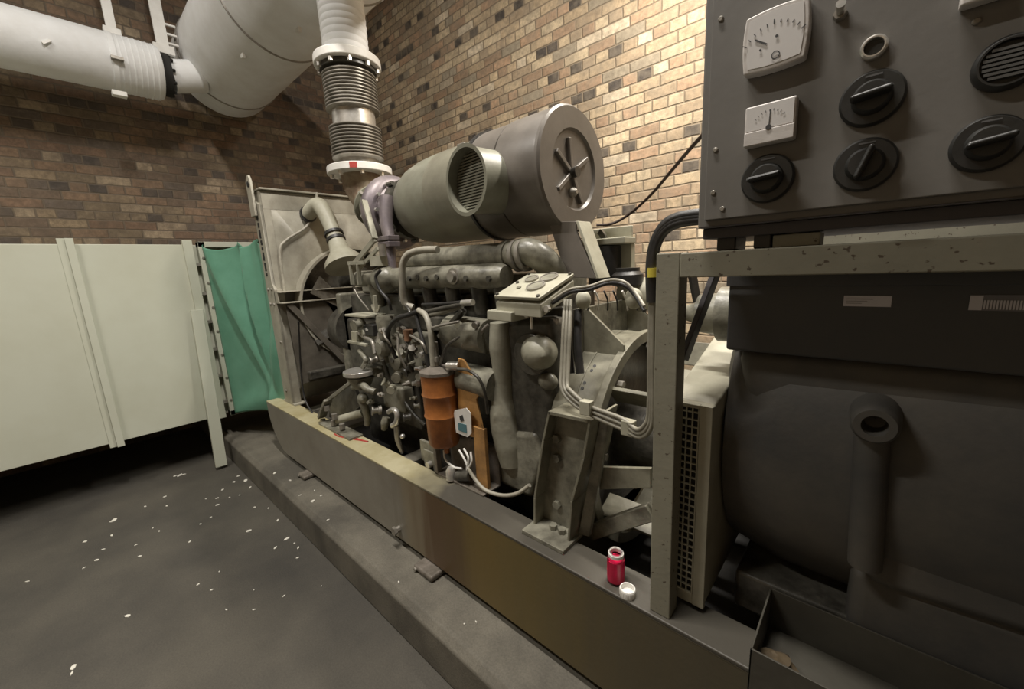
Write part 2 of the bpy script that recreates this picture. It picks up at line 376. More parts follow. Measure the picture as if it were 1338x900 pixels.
# ================================================================ SETTING
XL, YB, ZC = -5.06, 3.0, 5.2
struct(MB().box((XL - .2, -4, -.15), (4.2, YB + .2, 0)), 'floor', FLOOR)
struct(MB().box((XL - .2, YB, 0), (4.2, YB + .22, ZC)), 'wall_back', BRICKB)
struct(MB().box((XL - .22, -4, 0), (XL, YB, ZC)), 'wall_left', BRICKL)
struct(MB().box((4.0, -4, 0), (4.2, YB, ZC)), 'wall_right', BRICKL)
struct(MB().box((XL, -4.2, 0), (4.0, -4, ZC)), 'wall_front', BRICKB)
struct(MB().box((XL - .2, -4.2, ZC), (4.2, YB + .2, ZC + .15)), 'ceiling', CEIL)

# battens that carry the tubes (above the frame)
for i, (l, a, b, p) in enumerate(LAMPS):
    t = T('batten_lamp', ['fluorescent batten lamp under the ceiling in front of the silencer', 'fluorescent batten lamp hanging lower between the generator and the brick wall', 'fluorescent batten lamp under the ceiling over the open floor'][i], 'lamp', (l[0], l[1], l[2] + .02))
    x, y, z = l
    MB().box((x - a / 2 - .05, y - .04, z + .03), (x + a / 2 + .05, y + .04, z + .08)).build('housing', WHITE, t, .005)
    MB().cyl((x - a / 2 + .1, y, z + .08), (x - a / 2 + .1, y, ZC - .001), .008, n=8).build('rod', STEEL, t)
    MB().cyl((x + a / 2 - .1, y, z + .08), (x + a / 2 - .1, y, ZC - .001), .008, n=8).build('rod', STEEL, t)

# ---------------------------------------------------------------- concrete plinth
ZP = .18
def plinth():
    prof = [(.665, 0), (.672, ZP - .025), (.70, ZP), (2.35, ZP), (2.36, 0)]
    m = MB(); m.prism([(-4.9, y, z) for y, z in prof], (6.1, 0, 0)); return m
solo(plinth(), 'concrete_plinth', CONC, 'long grey concrete plinth with worn edge under the generator set', 'plinth', bevel=.008)

# ---------------------------------------------------------------- skid base
ZT, ZB, YF, YI = .553, .215, .85, .965
YC = 1.40; YR0, YR1 = 1.84, 1.95
skid = T('skid_base', 'long cream steel skid beam frame with brown and yellow oil stains on the concrete plinth', 'skid frame', (-1.2, YC, ZB))
def rail(y0, y1, front):
    m = MB(); xe = 1.0
    end = [(-3.285, ZT), (-3.283, ZT - .075), (-3.262, ZT - .15), (-3.215, ZT - .225), (-3.15, ZT - .285), (-3.08, ZB + .01), (-3.0, ZB), (xe, ZB), (xe, ZT)]
    s = y0 if front else y1; d = 1 if front else -1
    m.prism([(x, s, z) for x, z in end], (0, .014 * d, 0))
    return m
rail(YF, YI, True).build('side_rail', RAIL, skid, .003)
MB().box((-3.285, YF - .001, ZT), (1.0, YI, ZT + .012)).build('top_flange', RAILTOP, skid, .004)
MB().box((-3.0, YF + .014, ZB), (1.0, YI, ZB + .012)).build('bottom_flange', RAIL, skid, .003)
rail(YR0, YR1, False).build('side_rail', RAIL, skid, .003)
MB().box((-3.285, YR0, ZT), (1.0, YR1, ZT + .012)).build('top_flange', RAILTOP, skid, .004)
for x in (-3.05, -1.75, -.75, .9):
    MB().box((x - .05, YI - .1, ZB + .06), (x + .05, YR0 + .09, ZT - .07)).build('cross_member', RAIL, skid, .004)
MB().box((-3.0, YI - .09, ZB + .02), (.95, YR0 + .08, ZB + .03)).build('drip_pan', DARK, skid)
pb = P(522, 690, y=YF)
m = MB(); m.cyl(pb, pb + V((0, -.02, 0)), .014, n=8).bolt(pb + V((0, -.02, 0)), (0, -1, 0), .02, .014); m.build('drain_plug', STEEL, skid)
ZT += .012
# rubber / metal pads under the rail
m = MB(); a = P(395, 622, y=.80); 
for (px, py, L_, lab) in ((402, 624, .10, 'small round-ended pad under the far end of the front skid beam'), (562, 748, .13, 'larger oily pad under the middle of the front skid beam')):
    c = P(px, py, y=.835); t = T('mounting_pad', lab, 'pad', (c.x, .87, ZP), 'pads under the skid')
    MB().box((c.x - L_ / 2, .795, ZP + .002), (c.x + L_ / 2, .95, ZP + .030)).build('pad_body', PAD, t, .012)
    MB().cyl((c.x - L_ / 2 + .02, .80, ZP + .015), (c.x - L_ / 2 + .02, .788, ZP + .015), .008, n=8).build('stud', STEEL, t)

# ================================================================ DUCT PANELS, LEFT
XP = -3.875
y1 = P(243, 320, x=XP).y; zt = 1.735; zb = .375
duct = T('sheet_metal_duct', 'large cream sheet metal air duct box raised off the floor by the left brick wall', 'air duct', (XP - .55, -.6, zb))
MB().box((XL + .02, -3.2, zb), (XP, y1, zt)).build('duct_body', PANEL, duct, .004)  # unseen depth to the wall added to block light from the floor beneath
def strip(pxt, pyt, pxb, pyb, wd, nm='standing_seam'):
    yt = P(pxt, pyt, x=XP + .02).y
    MB().box((XP, yt - wd / 2, P(pxb, pyb, x=XP + .02).z), (XP + .028, yt + wd / 2, P(pxt, pyt, x=XP + .02).z)).build(nm, PANEL, duct, .003)
yt = (P(84, 311, x=XP).y + P(149, 581, x=XP).y) / 2
MB().box((XP, yt - .03, zb - .03), (XP + .006, yt + .045, zt + .035)).build('standing_seam', PANEL, duct, .002)
MB().box((XP + .006, yt + .006, zb - .03), (XP + .03, yt + .045, zt + .035)).build('seam_rib', PANEL, duct, .002)
for k in (-.95, -1.9):
    MB().box((XP, yt + k - .03, zb - .03), (XP + .006, yt + k + .045, zt + .035)).build('standing_seam', PANEL, duct, .002)
# right-hand end post and flange with bolts
MB().box((XP - .02, y1 - .025, zb - .015), (XP + .03, y1 + .035, zt + .03)).build('corner_post', PANEL, duct, .003)
fl0 = y1 + .065
m = MB(); m.box((XP - .04, fl0, zb - .012), (XP + .03, fl0 + .045, zt + .02)); m.box((XP - .04, fl0, zt - .02), (XP + .03, fl0 + .95, zt + .02)); m.box((XP - .04, fl0, zb - .012), (XP + .03, fl0 + .95, zb + .03)); m.box((XP - .04, fl0 + .95, zb - .012), (XP + .03, fl0 + 1.0, zt + .02))
m.build('outlet_flange', PANEL, duct, .003)
MB().box((XP - .5, y1 + .03, zb), (XP - .045, fl0 + 1.0, zt)).build('outlet_box', PANEL, duct, .003)
m = MB()
for k in range(7): m.bolt((XP + .03, fl0 + .02, zb + .12 + k * .19), (1, 0, 0), .009, .007)
m.each('flange_bolt', STEEL, duct)
m = MB()
for k in range(6): m.box((XP - .03, y1 + .036, zb + .1 + k * .22), (XP + .02, fl0, zb + .12 + k * .22))
m.each('bolt_shank', STEEL, duct)
# leaning pole
pt = P(258, 405, x=XP + .09); pf = P(290, 612, z=0.0)
pt = V((XP + .055, pt.y, pt.z)); m = MB(); m.bar(pf + V((0, 0, .022)), pt, .075, .03, up=(1, 0, 0))
solo(m, 'prop_board', PANEL, 'cream board standing on the floor leaning against the duct panel', 'board', bevel=.003)
bpy.data.objects['prop_board'].location.z = max(0.001, bpy.data.objects['prop_board'].location.z)

# green canvas connector between flange and radiator
def canvas():
    b = bmesh.new(); nx, nz = 44, 90; x0, x1 = XP + .03, -3.135; z0, z1 = zb + .0, zt
    ybase = fl0 + .03; g = []
    for i in range(nx + 1):
        u = i / nx; col = []
        for j in range(nz + 1):
            v = j / nz; x = x0 + (x1 - x0) * u
            sag = math.sin(PI * u) * .07
            def seg(a, c, wd):
                ax, ay = a; dx, dy = c[0] - ax, c[1] - ay; t = max(0, min(1, ((u - ax) * dx + (v - ay) * dy) / (dx * dx + dy * dy)))
                return math.exp(-(math.hypot(u - ax - t * dx, (v - ay - t * dy) * .6) / wd) ** 2) * (.45 + .55 * math.sin(PI * min(1, t + .15)))
            f = .075 * seg((.05, 1), (.70, .12), .06) - .06 * seg((.33, .98), (.72, .14), .07) + .075 * seg((.60, 1.0), (.74, .12), .055) - .05 * seg((.82, .98), (.76, .2), .05) + .06 * seg((1.0, .55), (.74, .10), .06) + .04 * seg((.05, .0), (.70, .12), .05)
            tp = max(0, (v - .86) / .14) ** 1.5; env = math.sin(PI * min(1, max(0, u))) ** .4
            y = ybase + (.945 - ybase) * u + (sag - f) * env
            zz = z0 + (z1 - z0) * v - .05 * tp * abs(math.sin(u * PI * 2.5)) + .05 * math.sin(PI * u) * (1 - v) ** 5
            col.append(b.verts.new((x, y, zz)))
        g.append(col)
    for i in range(nx):
        for j in range(nz): b.faces.new((g[i][j], g[i + 1][j], g[i + 1][j + 1], g[i][j + 1]))
    m = MB(); m.b.free(); m.b = b; return m
o = solo(canvas(), 'canvas_connector', GREEN, 'creased green canvas connector between the cream duct and the radiator', 'canvas')
md = o.modifiers.new('s', 'SOLIDIFY'); md.thickness = .003

# ================================================================ PIPES ABOVE
SYC, SZC, SR = 1.395, 3.45, .40
sil = T('exhaust_silencer', 'large white lagged exhaust silencer drum hanging above the radiator', 'silencer', (-3.2, SYC, SZC - SR))
x0s, x1s = -4.93, -1.75
MB().lathe((x0s, SYC, SZC), (x1s, SYC, SZC), [(0, SR - .10), (.0, SR - .02), (.008, SR), (1, SR), (1, SR - .1)], 56).build('drum', LAG, sil)
m = MB()
for xx in (x0s + .30, -3.42, -2.5): m.ringband((xx, SYC, SZC), (1, 0, 0), SR - .002, SR + .008, .012, n=64)
m.each('lagging_seam', paint('seam_grey', (.33, .31, .27), None, .7), sil)
MB().lathe((x0s - .09, SYC, SZC), (x0s, SYC, SZC), [(0, SR - .22), (.12, SR - .12), (.5, SR - .04), (1, SR - .02)], 48).build('end_dome', LAG, sil)
m = MB()
for a_, b_ in (((404, 62), (413, 75)), ((376, 62), (380, 75))):
    pass
for xx, an in ((-2.55, -1.9), (-3.0, -1.75), (-3.7, -2.1)):
    c = V((xx, SYC + SR * math.cos(an), SZC + SR * math.sin(an))); m.bar(c, c + V((.05, 0, -.012)), .02, .03)
m.each('lagging_hook', WHITE, sil)
# horizontal lagged pipe along the left wall
XPP = -4.55; za = P(0, 10, x=XPP + .1).z; zb_ = P(0, 97, x=XPP + .1).z; rp = .20
cz = (P(205, 60, x=XPP).z + P(213, 133, x=XPP).z) / 2; ye = P(209, 97, x=XPP).y
rp = (P(205, 60, x=XPP).z - P(213, 133, x=XPP).z) / 2 * .93
pipe = T('lagged_pipe', 'white lagged pipe running level along the left brick wall under the ceiling', 'pipe', (XPP, -.5, cz - rp))
MB().lathe((XPP, -3.4, cz), (XPP, ye, cz), [(0, rp), (.995, rp), (1, rp - .012), (1, rp - .06)], 44).build('lagging', LAG, pipe)
m = MB()
for k in range(7): m.ringband((XPP, ye - .04 - k * .035, cz), (0, 1, 0), rp - .003, rp + .003, .006, n=48)
m.each('tape_turn', LAG, pipe)
m = MB(); m.cyl((XPP, ye, cz), (XPP, ye + .03, cz), rp * .8, n=32); m.cyl((XPP, ye + .03, cz), (XPP, ye + .06, cz), rp * .8, n=32)
for k in range(10):
    a = k * PI / 5; c = V((XPP + math.cos(a) * rp * .72, ye, cz + math.sin(a) * rp * .72)); m.cyl(c, c + V((0, .08, 0)), .012, n=6)
m.build('bolted_flange', DARK, pipe)
yh = P(150, 70, x=XPP + rp).y
MB().ringband((XPP, yh - .02, cz), (0, 1, 0), rp, rp + .006, .03, n=48).build('clamp_band', LAG, pipe)
m = MB(); p_ = P(152, 76, x=XPP + rp + .02); m.bar(p_ + V((0, -.03, 0)), p_ + V((0, .04, 0)), .04, .02)
m.build('clamp_lug', STEEL, pipe)
p_ = P(158, 124, x=XPP + rp * .8); MB().box(p_ - V((.03, .05, .015)), p_ + V((.03, .035, .02))).build('clamp_plate', WHITE, pipe, .004)
p_ = P(61, 56, x=XPP + rp); MB().bar(p_ - V((0, .02, .01)), p_ + V((0, .02, .02)), .025, .015).build('lagging_hook', WHITE, pipe)
MB().cyl((XPP, ye + .06, cz), (XPP, SYC - SR + .12, cz + .06), rp * .62, n=28).build('branch_stub', LAG, pipe)
# hangers
def hanger(px0, py0, px1, py1, x, wd, lab, slots):
    a = P(px1, py1, x=x); t = T('pipe_hanger', lab, 'hanger', (x, a.y, a.z), 'pipe hangers')
    MB().box((x - .012, a.y - wd / 2, a.z), (x + .012, a.y + wd / 2, ZC - .002)).build('strap', WHITE, t, .003)
    MB().box((x - .03, a.y - wd * .85, a.z - .03), (x + .03, a.y + wd * .85, a.z + .035)).build('foot_bracket', WHITE, t, .004)
    return t
hanger(127, 0, 147, 44, XPP + .02, .06, 'white strap hanger above the level lagged pipe', 0)
t = hanger(195, 0, 214, 66, -4.5, .08, 'white channel hanger beside the end of the big silencer', 1)
a = P(222, 40, x=-4.5)
for k in range(3): MB().box((-4.51, a.y - .03, a.z - .11 + k * .07), (-4.49, a.y + .04, a.z - .095 + k * .07)).build('rung', WHITE, t, .002)

# exhaust riser
ex = T('exhaust_riser', 'vertical exhaust riser with two steel bellows between white flanges', 'exhaust pipe', (-2.53, YC, 2.0))
EX, EY = -2.535, 1.40
def zat(py, px=460): return P(px, py, y=EY).z
zf1, zf2 = zat(226, 468), zat(84, 457); 
MB().lathe((EX, EY, zf2 + .015), (EX, EY, 3.12), [(0, .135)] + [(k / 11 + d_, .130 + e_) for k in range(11) for d_, e_ in ((.004, -.002), (.03, .003), (.06, .0035), (.084, -.001))] + [(1, .13)], 36).build('lagged_top_pipe', LAG, ex)
fl = MB(); fl.cyl((EX, EY, zf2 - .02), (EX, EY, zf2 + .03), .195, n=44); fl.build('upper_flange', WHITE, ex, .008)
m = MB(); m.cyl((EX, EY, zf2 - .045), (EX, EY, zf2 - .021), .165, n=36)
m.build('upper_backing_ring', ENGD, ex, .003)
m = MB()
for k in range(10):
    a = k * PI / 5 + .2; c = V((EX + .172 * math.cos(a), EY + .172 * math.sin(a), zf2 - .045)); m.bolt(c, (0, 0, 1), .014, .03)
m.each('flange_bolt', BRIGHT, ex)
def bellows(z0, z1, r, nconv, nm):
    pr = [(0, r - .02)]
    for k in range(nconv):
        t0 = k / nconv
        for j, dr in ((.1, -.012), (.35, .006), (.65, .006), (.9, -.012)): pr.append((t0 + j / nconv, r + dr))
    pr.append((1, r - .02)); MB().lathe((EX, EY, z0), (EX, EY, z1), pr, 40).build(nm, STEEL, ex)
zb1, zb0 = zat(97, 460), zat(146, 465); bellows(zb0, zb1, .152, 11, 'bellows')
zc1, zc0 = zat(167, 466), zat(211, 468); bellows(zc0, zc1, .150, 10, 'bellows')
MB().cyl((EX, EY, zc1), (EX, EY, zb0), .128, n=36).build('middle_sleeve', BRIGHT, ex)
MB().cyl((EX, EY, zb1), (EX, EY, zf2), .118, n=30).build('upper_neck', STEEL, ex)
MB().cyl((EX, EY, zf1), (EX, EY, zc0), .122, n=30).build('lower_neck', STEEL, ex)
MB().cyl((EX, EY, zf1 - .022), (EX, EY, zf1 + .022), .198, n=44).build('lower_flange', WHITE, ex, .006)
c = V((EX, EY, zf1)); an = -1.02
m = MB(); m.ringband((EX, EY, zf1 - .017), (0, 0, 1), .1985, .1995, .034, 0, .22, 80); o = m.build('red_mark', RED, ex)
def rot_about(o, cx, cy, ang):
    for v in o.data.vertices:
        w_ = v.co + org(o.parent); dx, dy = w_.x - cx, w_.y - cy
        w_.x = cx + dx * math.cos(ang) - dy * math.sin(ang); w_.y = cy + dx * math.sin(ang) + dy * math.cos(ang); v.co = w_ - org(o.parent)
tgt = P(459, 222, y=EY - .17); ang = math.atan2(tgt.y - EY, tgt.x - EX)
u_, v_, d_ = frame_of((0, 0, 1)); base = math.atan2((u_ * math.cos(.11) + v_ * math.sin(.11)).y, (u_ * math.cos(.11) + v_ * math.sin(.11)).x)
rot_about(o, EX, EY, ang - base)
m = MB()
for k in range(8):
    a = k * PI / 4 + .35; c = V((EX + .17 * math.cos(a), EY + .17 * math.sin(a), zf1 - .022)); m.bolt(c, (0, 0, -1), .014, .022)
m.each('flange_bolt', BRIGHT, ex)
# rusty elbow to turbo
m = MB(); m.tube([(EX, EY, zf1 - .02), (EX + .01, EY, zf1 - .09), (EX + .045, EY, zf1 - .165), (EX + .11, EY, zf1 - .225)], [.122, .115, .098, .088], 28)
m.build('elbow', RUST, ex)

# ================================================================ TURBO + AIR CLEANER
turbo = T('turbocharger', 'heat-tinted turbocharger between the rusty exhaust elbow and the air cleaner', 'turbocharger', (-2.2, YC, 1.62))
TX, TZ = -2.2, 1.80
m = MB(); m.lathe((EX + .10, YC, zf1 - .215), (TX - .06, YC, TZ + .0), [(0, .10), (.08, .13), (.14, .13), (.16, .105), (.5, .11), (.9, .13), (1, .14)], 32); m.build('turbine_housing', CLEANL, turbo)
m = MB()
for k in range(5): 
    a = k * PI / 2.5; m.bolt((EX + .13, YC + .115 * math.cos(a), zf1 - .225 + .115 * math.sin(a)), (1, 0, 0), .012, .03)
m.each('clamp_bolt', BRIGHT, turbo)
m = MB(); n = 40
for k in range(n):
    pass
m.tube([(TX + .02, YC + .155 * math.cos(a), TZ + .155 * math.sin(a)) for a in [2 * PI * k / 36 for k in range(37)]], .058, 16, 0, False)
m.build('compressor_scroll', PURP, turbo)
MB().lathe((TX - .05, YC, TZ), (TX + .12, YC, TZ), [(0, .05), (.1, .15), (.8, .15), (1, .12)], 32).build('compressor_core', PURP, turbo)
m = MB()
for k in range(12):
    a = k * PI / 6; m.bolt((TX + .085, YC + .165 * math.cos(a), TZ + .165 * math.sin(a)), (1, 0, 0), .011, .02)
m.each('housing_bolt', BRIGHT, turbo)
a = P(507, 290, y=YC - .13); b = P(513, 370, y=YC - .17)
m = MB(); m.tube([P(506, 258, y=YC - .18), P(505, 290, y=YC - .21), P(509, 312, y=YC - .22)], [.04, .035, .03], 16); m.tube([P(509, 322, y=YC - .22), P(511, 345, y=YC - .23), P(514, 372, y=YC - .24)], [.03, .028, .028], 16)
m.each('oil_drain_leg', PURP, turbo)
c = P(508, 316, y=YC - .22); MB().box(c - V((.055, .035, .028)), c + V((.055, .035, .0))).box(c - V((.055, .035, -.006)), c + V((.055, .035, .03))).build('drain_flange', PURP, turbo, .004)

XF = -.905; CZ = 1.805; CR = .228
ac = T('air_cleaner', 'large grey drum air cleaner with star-ribbed end cap on top of the engine', 'air cleaner', (-1.25, YC, CZ - CR))
MB().lathe((-1.62, YC, CZ), (-1.30, YC, CZ), [(0, CR - .03), (.03, CR - .012), (.08, CR - .010), (1, CR - .010)], 64).build('drum', CLEANM, ac)
MB().lathe((-1.31, YC, CZ), (XF - .02, YC, CZ), [(0, CR - .002), (.06, CR), (.455, CR), (.46, CR - .008), (.48, CR - .008), (.485, CR + .003), (.97, CR + .002), (1, CR)], 64).build('end_canister', CLEAN, ac)
# end cap: rim ring, dished centre
MB().lathe((XF - .02, YC, CZ), (XF, YC, CZ), [(0, CR + .004), (.6, CR + .004), (1, CR - .004), (1, .150), (.5, .142), (.3, .06), (.3, .001)], 64, cap=False).build('end_cap', CLEAN, ac)
m = MB(); c0 = V((XF - .012, YC - .01, CZ - .01))
for a in (.55, 1.75, 2.6, 3.75, 5.2):
    e = V((0, math.cos(a), math.sin(a))); m.bar(c0 + e * .012, c0 + e * .125 + V((.006, 0, 0)), .018, .016, up=(1, 0, 0))
m.each('cap_rib', CLEAN, ac, .004)
m = MB(); m.cyl(c0, c0 + V((.03, 0, 0)), .02, n=16); m.build('hub_nut', ENGD, ac)
c1 = V((XF - .015, YC - .01, CZ - .082)); MB().lathe(c1, c1 + V((.028, 0, 0)), [(0, .019), (.6, .017), (1, .008)], 16).build('restriction_indicator', STEEL, ac)
MB().ringband((-1.31, YC, CZ), (1, 0, 0), CR - .004, CR + .008, .014, n=64).build('band_clamp', BLACK, ac)
# left elbow bulb towards turbo
m = MB(); m.lathe((-1.99, YC, TZ + .005), (-1.55, YC, CZ - .0), [(0, .10), (.05, .14), (.15, .172), (.32, .197), (.55, .212), (.8, .217), (1, .217)], 44); m.build('intake_elbow', CLEANL, ac)
m = MB(); m.ringband((-2.04, YC, TZ), (1, 0, 0), .10, .165, .05)
for k in range(8):
    a = k * PI / 4; m.bolt((-2.03, YC + .175 * math.cos(a), TZ + .175 * math.sin(a)), (1, 0, 0), .012, .05)
m.build('elbow_clamp', ENGD, ac)
# intake mouth
mc = P(610, 236, y=YC - .32); md_ = V((-.10, -1, -.03)).normalized(); root = mc - md_ * .26; rm = .120
m = MB(); m.lathe(root, mc, [(0, rm * 1.06), (.35, rm * 1.06), (.55, rm * .98), (1, rm), (1.03, rm + .008), (1.03, rm - .006), (.55, rm - .008), (.5, .001)], 48, cap=False); m.build('intake_mouth', CLEANL, ac)
m = MB(); u, v, d = frame_of(md_); g = mc - md_ * .035
k = -rm + .008
while k < rm:
    hw = math.sqrt(max(0, (rm - .008) ** 2 - k * k)); zz = V((0, 0, 1)); hh = md_.cross(zz).normalized()
    if hw > .01: m.bar(g + zz * k - hh * hw, g + zz * k + hh * hw, .004, .006)
    k += .0105
m.build('intake_mesh', CLEANL, ac)
a_ = P(604, 192, y=YC - .30); MB().box(a_ - V((.02, .01, .008)), a_ + V((.02, .012, .012))).build('mouth_lug', STEEL, ac, .003)
# cradle bracket of the air cleaner: a broad sloping channel
p0, p1, p2, p3 = P(720, 300, y=1.30), P(752, 300, y=1.30), P(779, 364, y=1.30), P(740, 362, y=1.30)
brk = T('cleaner_bracket', 'sloping grey steel channel bracket under the ribbed air cleaner drum', 'bracket', (p2.x, 1.36, p2.z))
m = MB(); m.prism([p0 + V((-.01, 0, .03)), p1 + V((0, 0, .03)), p1, p2, p3, p0], (0, .012, 0)); m.build('web', CLEAN, brk, .002)
m = MB(); m.prism([p1 + V((0, 0, .03)), p1 + V((0.012, 0, .03)), p2 + V((.012, 0, 0)), p2], (0, .085, 0)); m.build('flange', CREAM, brk, .002)

# ================================================================ RADIATOR
XR = -3.0; RY0, RY1 = .93, 1.87
rad = T('radiator', 'tall cream engine radiator with round fan shroud at the far end of the skid', 'radiator', (-3.05, YC, ZT))
zr = 2.02
# side column facing the aisle: channel, wider foot
pbl = P(362, 528, z=ZT); 
m = MB(); m.prism([(-3.135, RY0, ZT + .012), (-2.985, RY0, ZT + .012), (-2.985, RY0, 1.38), (-3.015, RY0, 1.42), (-3.015, RY0, 1.93), (-3.135, RY0, 1.97)], (0, .02, 0))
m.box((-2.995, RY0, ZT + .012), (-2.985, RY0 + .06, 1.38)); m.build('side_column', RAD, rad, .003)
m = MB(); m.prism([(-3.135, RY1, ZT + .012), (-2.985, RY1, ZT + .012), (-3.01, RY1, 1.95), (-3.135, RY1, 1.97)], (0, -.02, 0)); m.build('side_column', RAD, rad, .003)
for yy in (RY0 - .0, RY1 - .08):
    MB().box((-3.17, yy, ZT), (-2.95, yy + .085, ZT + .012)).build('foot_plate', RAD, rad, .002)
# slots along the column
m = MB(); random.seed(3); z = 1.47
while z < 1.86:
    h = random.choice((.02, .03, .055)); m.box((-3.095, RY0 - .002, z), (-3.065, RY0 + .002, z + h)); z += h + .014
m.each('column_slot', DARK, rad)  # dark insets painted in for the shade inside the slots
m = MB(); m.prism([(-3.135, RY0 - .004, 1.86), (-3.05, RY0 - .004, 1.86), (-3.05, RY0 - .004, 2.08), (-3.072, RY0 - .004, 2.115), (-3.105, RY0 - .004, 2.115), (-3.135, RY0 - .004, 2.08)], (0, -.016, 0)); m.build('lifting_eye', RAD, rad, .004)
MB().cyl((-3.09, RY0 - .019, 2.06), (-3.09, RY0 - .023, 2.06), .018, n=20).build('eye_hole', DARK, rad)  # flat dark disc painted in for the shade of the hole
m = MB()
for x, z in ((-3.10, 1.38), (-3.03, 1.38), (-3.10, 1.28), (-3.03, 1.28), (-3.07, .66), (-3.02, 1.02)): m.bolt((x, RY0, z), (0, -1, 0), .011, .008)
m.each('column_bolt', STEEL, rad)
# core, tank
MB().box((-3.13, RY0 + .02, .72), (-3.03, RY1 - .02, 1.62)).build('core', ENGD, rad)
MB().box((-3.13, RY0 + .015, 1.62), (-3.02, RY1 - .015, zr)).build('header_tank', RAD, rad, .008)
MB().box((-3.135, RY0 + .01, zr), (-2.99, RY1 - .01, zr + .012)).build('tank_top_plate', RAD, rad, .003)
MB().box((-3.13, RY0 + .02, ZT + .012), (-3.03, RY1 - .02, .72)).build('bottom_tank', RAD, rad, .006)
# fan shroud plate with round hole, built as annulus to rectangle
def shroud():
    m = MB(); n = 64; cy, cz_, r = YC + .06, 1.24, .40; y0, y1_, z0, z1 = RY0 + .02, RY1 - .02, .60, 1.99
    fr, bk = [], []
    angs = sorted([2 * PI * i / n for i in range(n)] + [math.atan2(zz - cz_, yy - cy) % (2 * PI) for yy in (y0, y1_) for zz in (z0, z1)]); n = len(angs)
    for a in angs:
        c_, s_ = math.cos(a), math.sin(a)
        k = min(((y1_ - cy) / c_ if c_ > 0 else (y0 - cy) / c_) if abs(c_) > 1e-6 else 9, ((z1 - cz_) / s_ if s_ > 0 else (z0 - cz_) / s_) if abs(s_) > 1e-6 else 9)
        fr.append((m.b.verts.new((XR, cy + r * c_, cz_ + r * s_)), m.b.verts.new((XR - .0, cy + k * c_, cz_ + k * s_)), m.b.verts.new((XR + .10, cy + r * c_, cz_ + r * s_)), m.b.verts.new((XR + .10, cy + (r + .012) * c_, cz_ + (r + .012) * s_)), m.b.verts.new((XR, cy + (r + .012) * c_, cz_ + (r + .012) * s_))))
    for i in range(n):
        A, B_ = fr[i], fr[(i + 1) % n]
        m.b.faces.new((A[4], A[1], B_[1], B_[4])); m.b.faces.new((A[0], A[2], B_[2], B_[0])); m.b.faces.new((A[2], A[3], B_[3], B_[2])); m.b.faces.new((A[3], A[4], B_[4], B_[3]))
    for (ya, za_) in ((y0, z0), (y1_, z0), (y0, z1), (y1_, z1)):
        pass
    return m
o = shroud().build('fan_shroud', RAD, rad); md = o.modifiers.new('s', 'SOLIDIFY'); md.thickness = .003
m = MB(); m.box((XR - .004, RY0 + .015, 1.90), (XR + .004, RY1 - .015, 1.995)).box((XR - .004, RY0 + .015, .60), (XR + .004, RY0 + .06, 1.899)); m.build('shroud_edge_strip', RAD, rad)
# fan
fan = MB(); fc = V((XR + .05, YC + .04, 1.16)); fan.cyl(fc, fc + V((.09, 0, 0)), .07, n=24)
for k in range(6):
    a = k * PI / 3 + .3; e = V((0, math.cos(a), math.sin(a))); t_ = V((0, -math.sin(a), math.cos(a)))
    q = [fc + e * .06 - t_ * .03 + V((.01, 0, 0)), fc + e * .06 + t_ * .03 + V((.05, 0, 0)), fc + e * .36 + t_ * .085 + V((.065, 0, 0)), fc + e * .36 - t_ * .07]
    fan.prism(q, (.003, 0, 0))
fan.build('cooling_fan', ENGD, rad)
# cross channel at mid height (sticks out towards the engine)
m = MB(); c1 = 1.365; c0_ = 1.285
m.box((XR, RY0, c1 - .008), (XR + .10, RY1, c1)); m.box((XR, RY0, c0_), (XR + .12, RY1, c0_ + .008)); m.box((XR + .0, RY0, c0_), (XR + .06, RY0 + .008, c1)); m.box((XR, YC - .2, c0_), (XR + .08, YC - .19, c1))
m.build('cross_channel', RAD, rad, .002)
# strut at lower right of the shroud
m = MB(); m.bar((XR + .10, RY0 + .05, 1.28), (XR + .12, YC - .02, .70), .012, .04, up=(0, 1, 0)); m.build('diagonal_guard_bar', SHROUDD, rad, .003)
m = MB(); m.box((XR + .02, RY0 + .1, .74), (XR + .14, YC + .3, .80)); m.build('guard_sheet', ENGD, rad, .01)
m = MB(); m.prism([(XR + .085, RY0 + .03, 1.28), (XR + .085, RY0 + .30, 1.28), (XR + .085, RY0 + .44, .98), (XR + .085, RY0 + .46, .72), (XR + .085, RY0 + .05, .72)], (.004, 0, 0)); m.build('fan_guard_plate', SHROUDD, rad, .002)
m = MB(); m.box((XR + .002, RY0 + .01, 1.293), (XR + .006, RY1 - .01, 1.357)); m.build('channel_web', SHROUDD, rad)
m = MB(); m.tube([P(390, 420, y=.96), P(393, 480, y=.96), P(398, 520, y=.95), P(412, 545, y=.95)], .006); m.build('drain_hose', BLACK, rad)
m = MB(); m.tube([(XR + .02, 1.30, zr + .01), (XR + .02, 1.28, 1.95), (XR + .02, 1.2, 1.80), (XR + .02, 1.05, 1.70), (XR + .02, 1.0, 1.62), (XR + .02, .99, 1.35)], .009); m.build('overflow_hose', HOSE, rad)
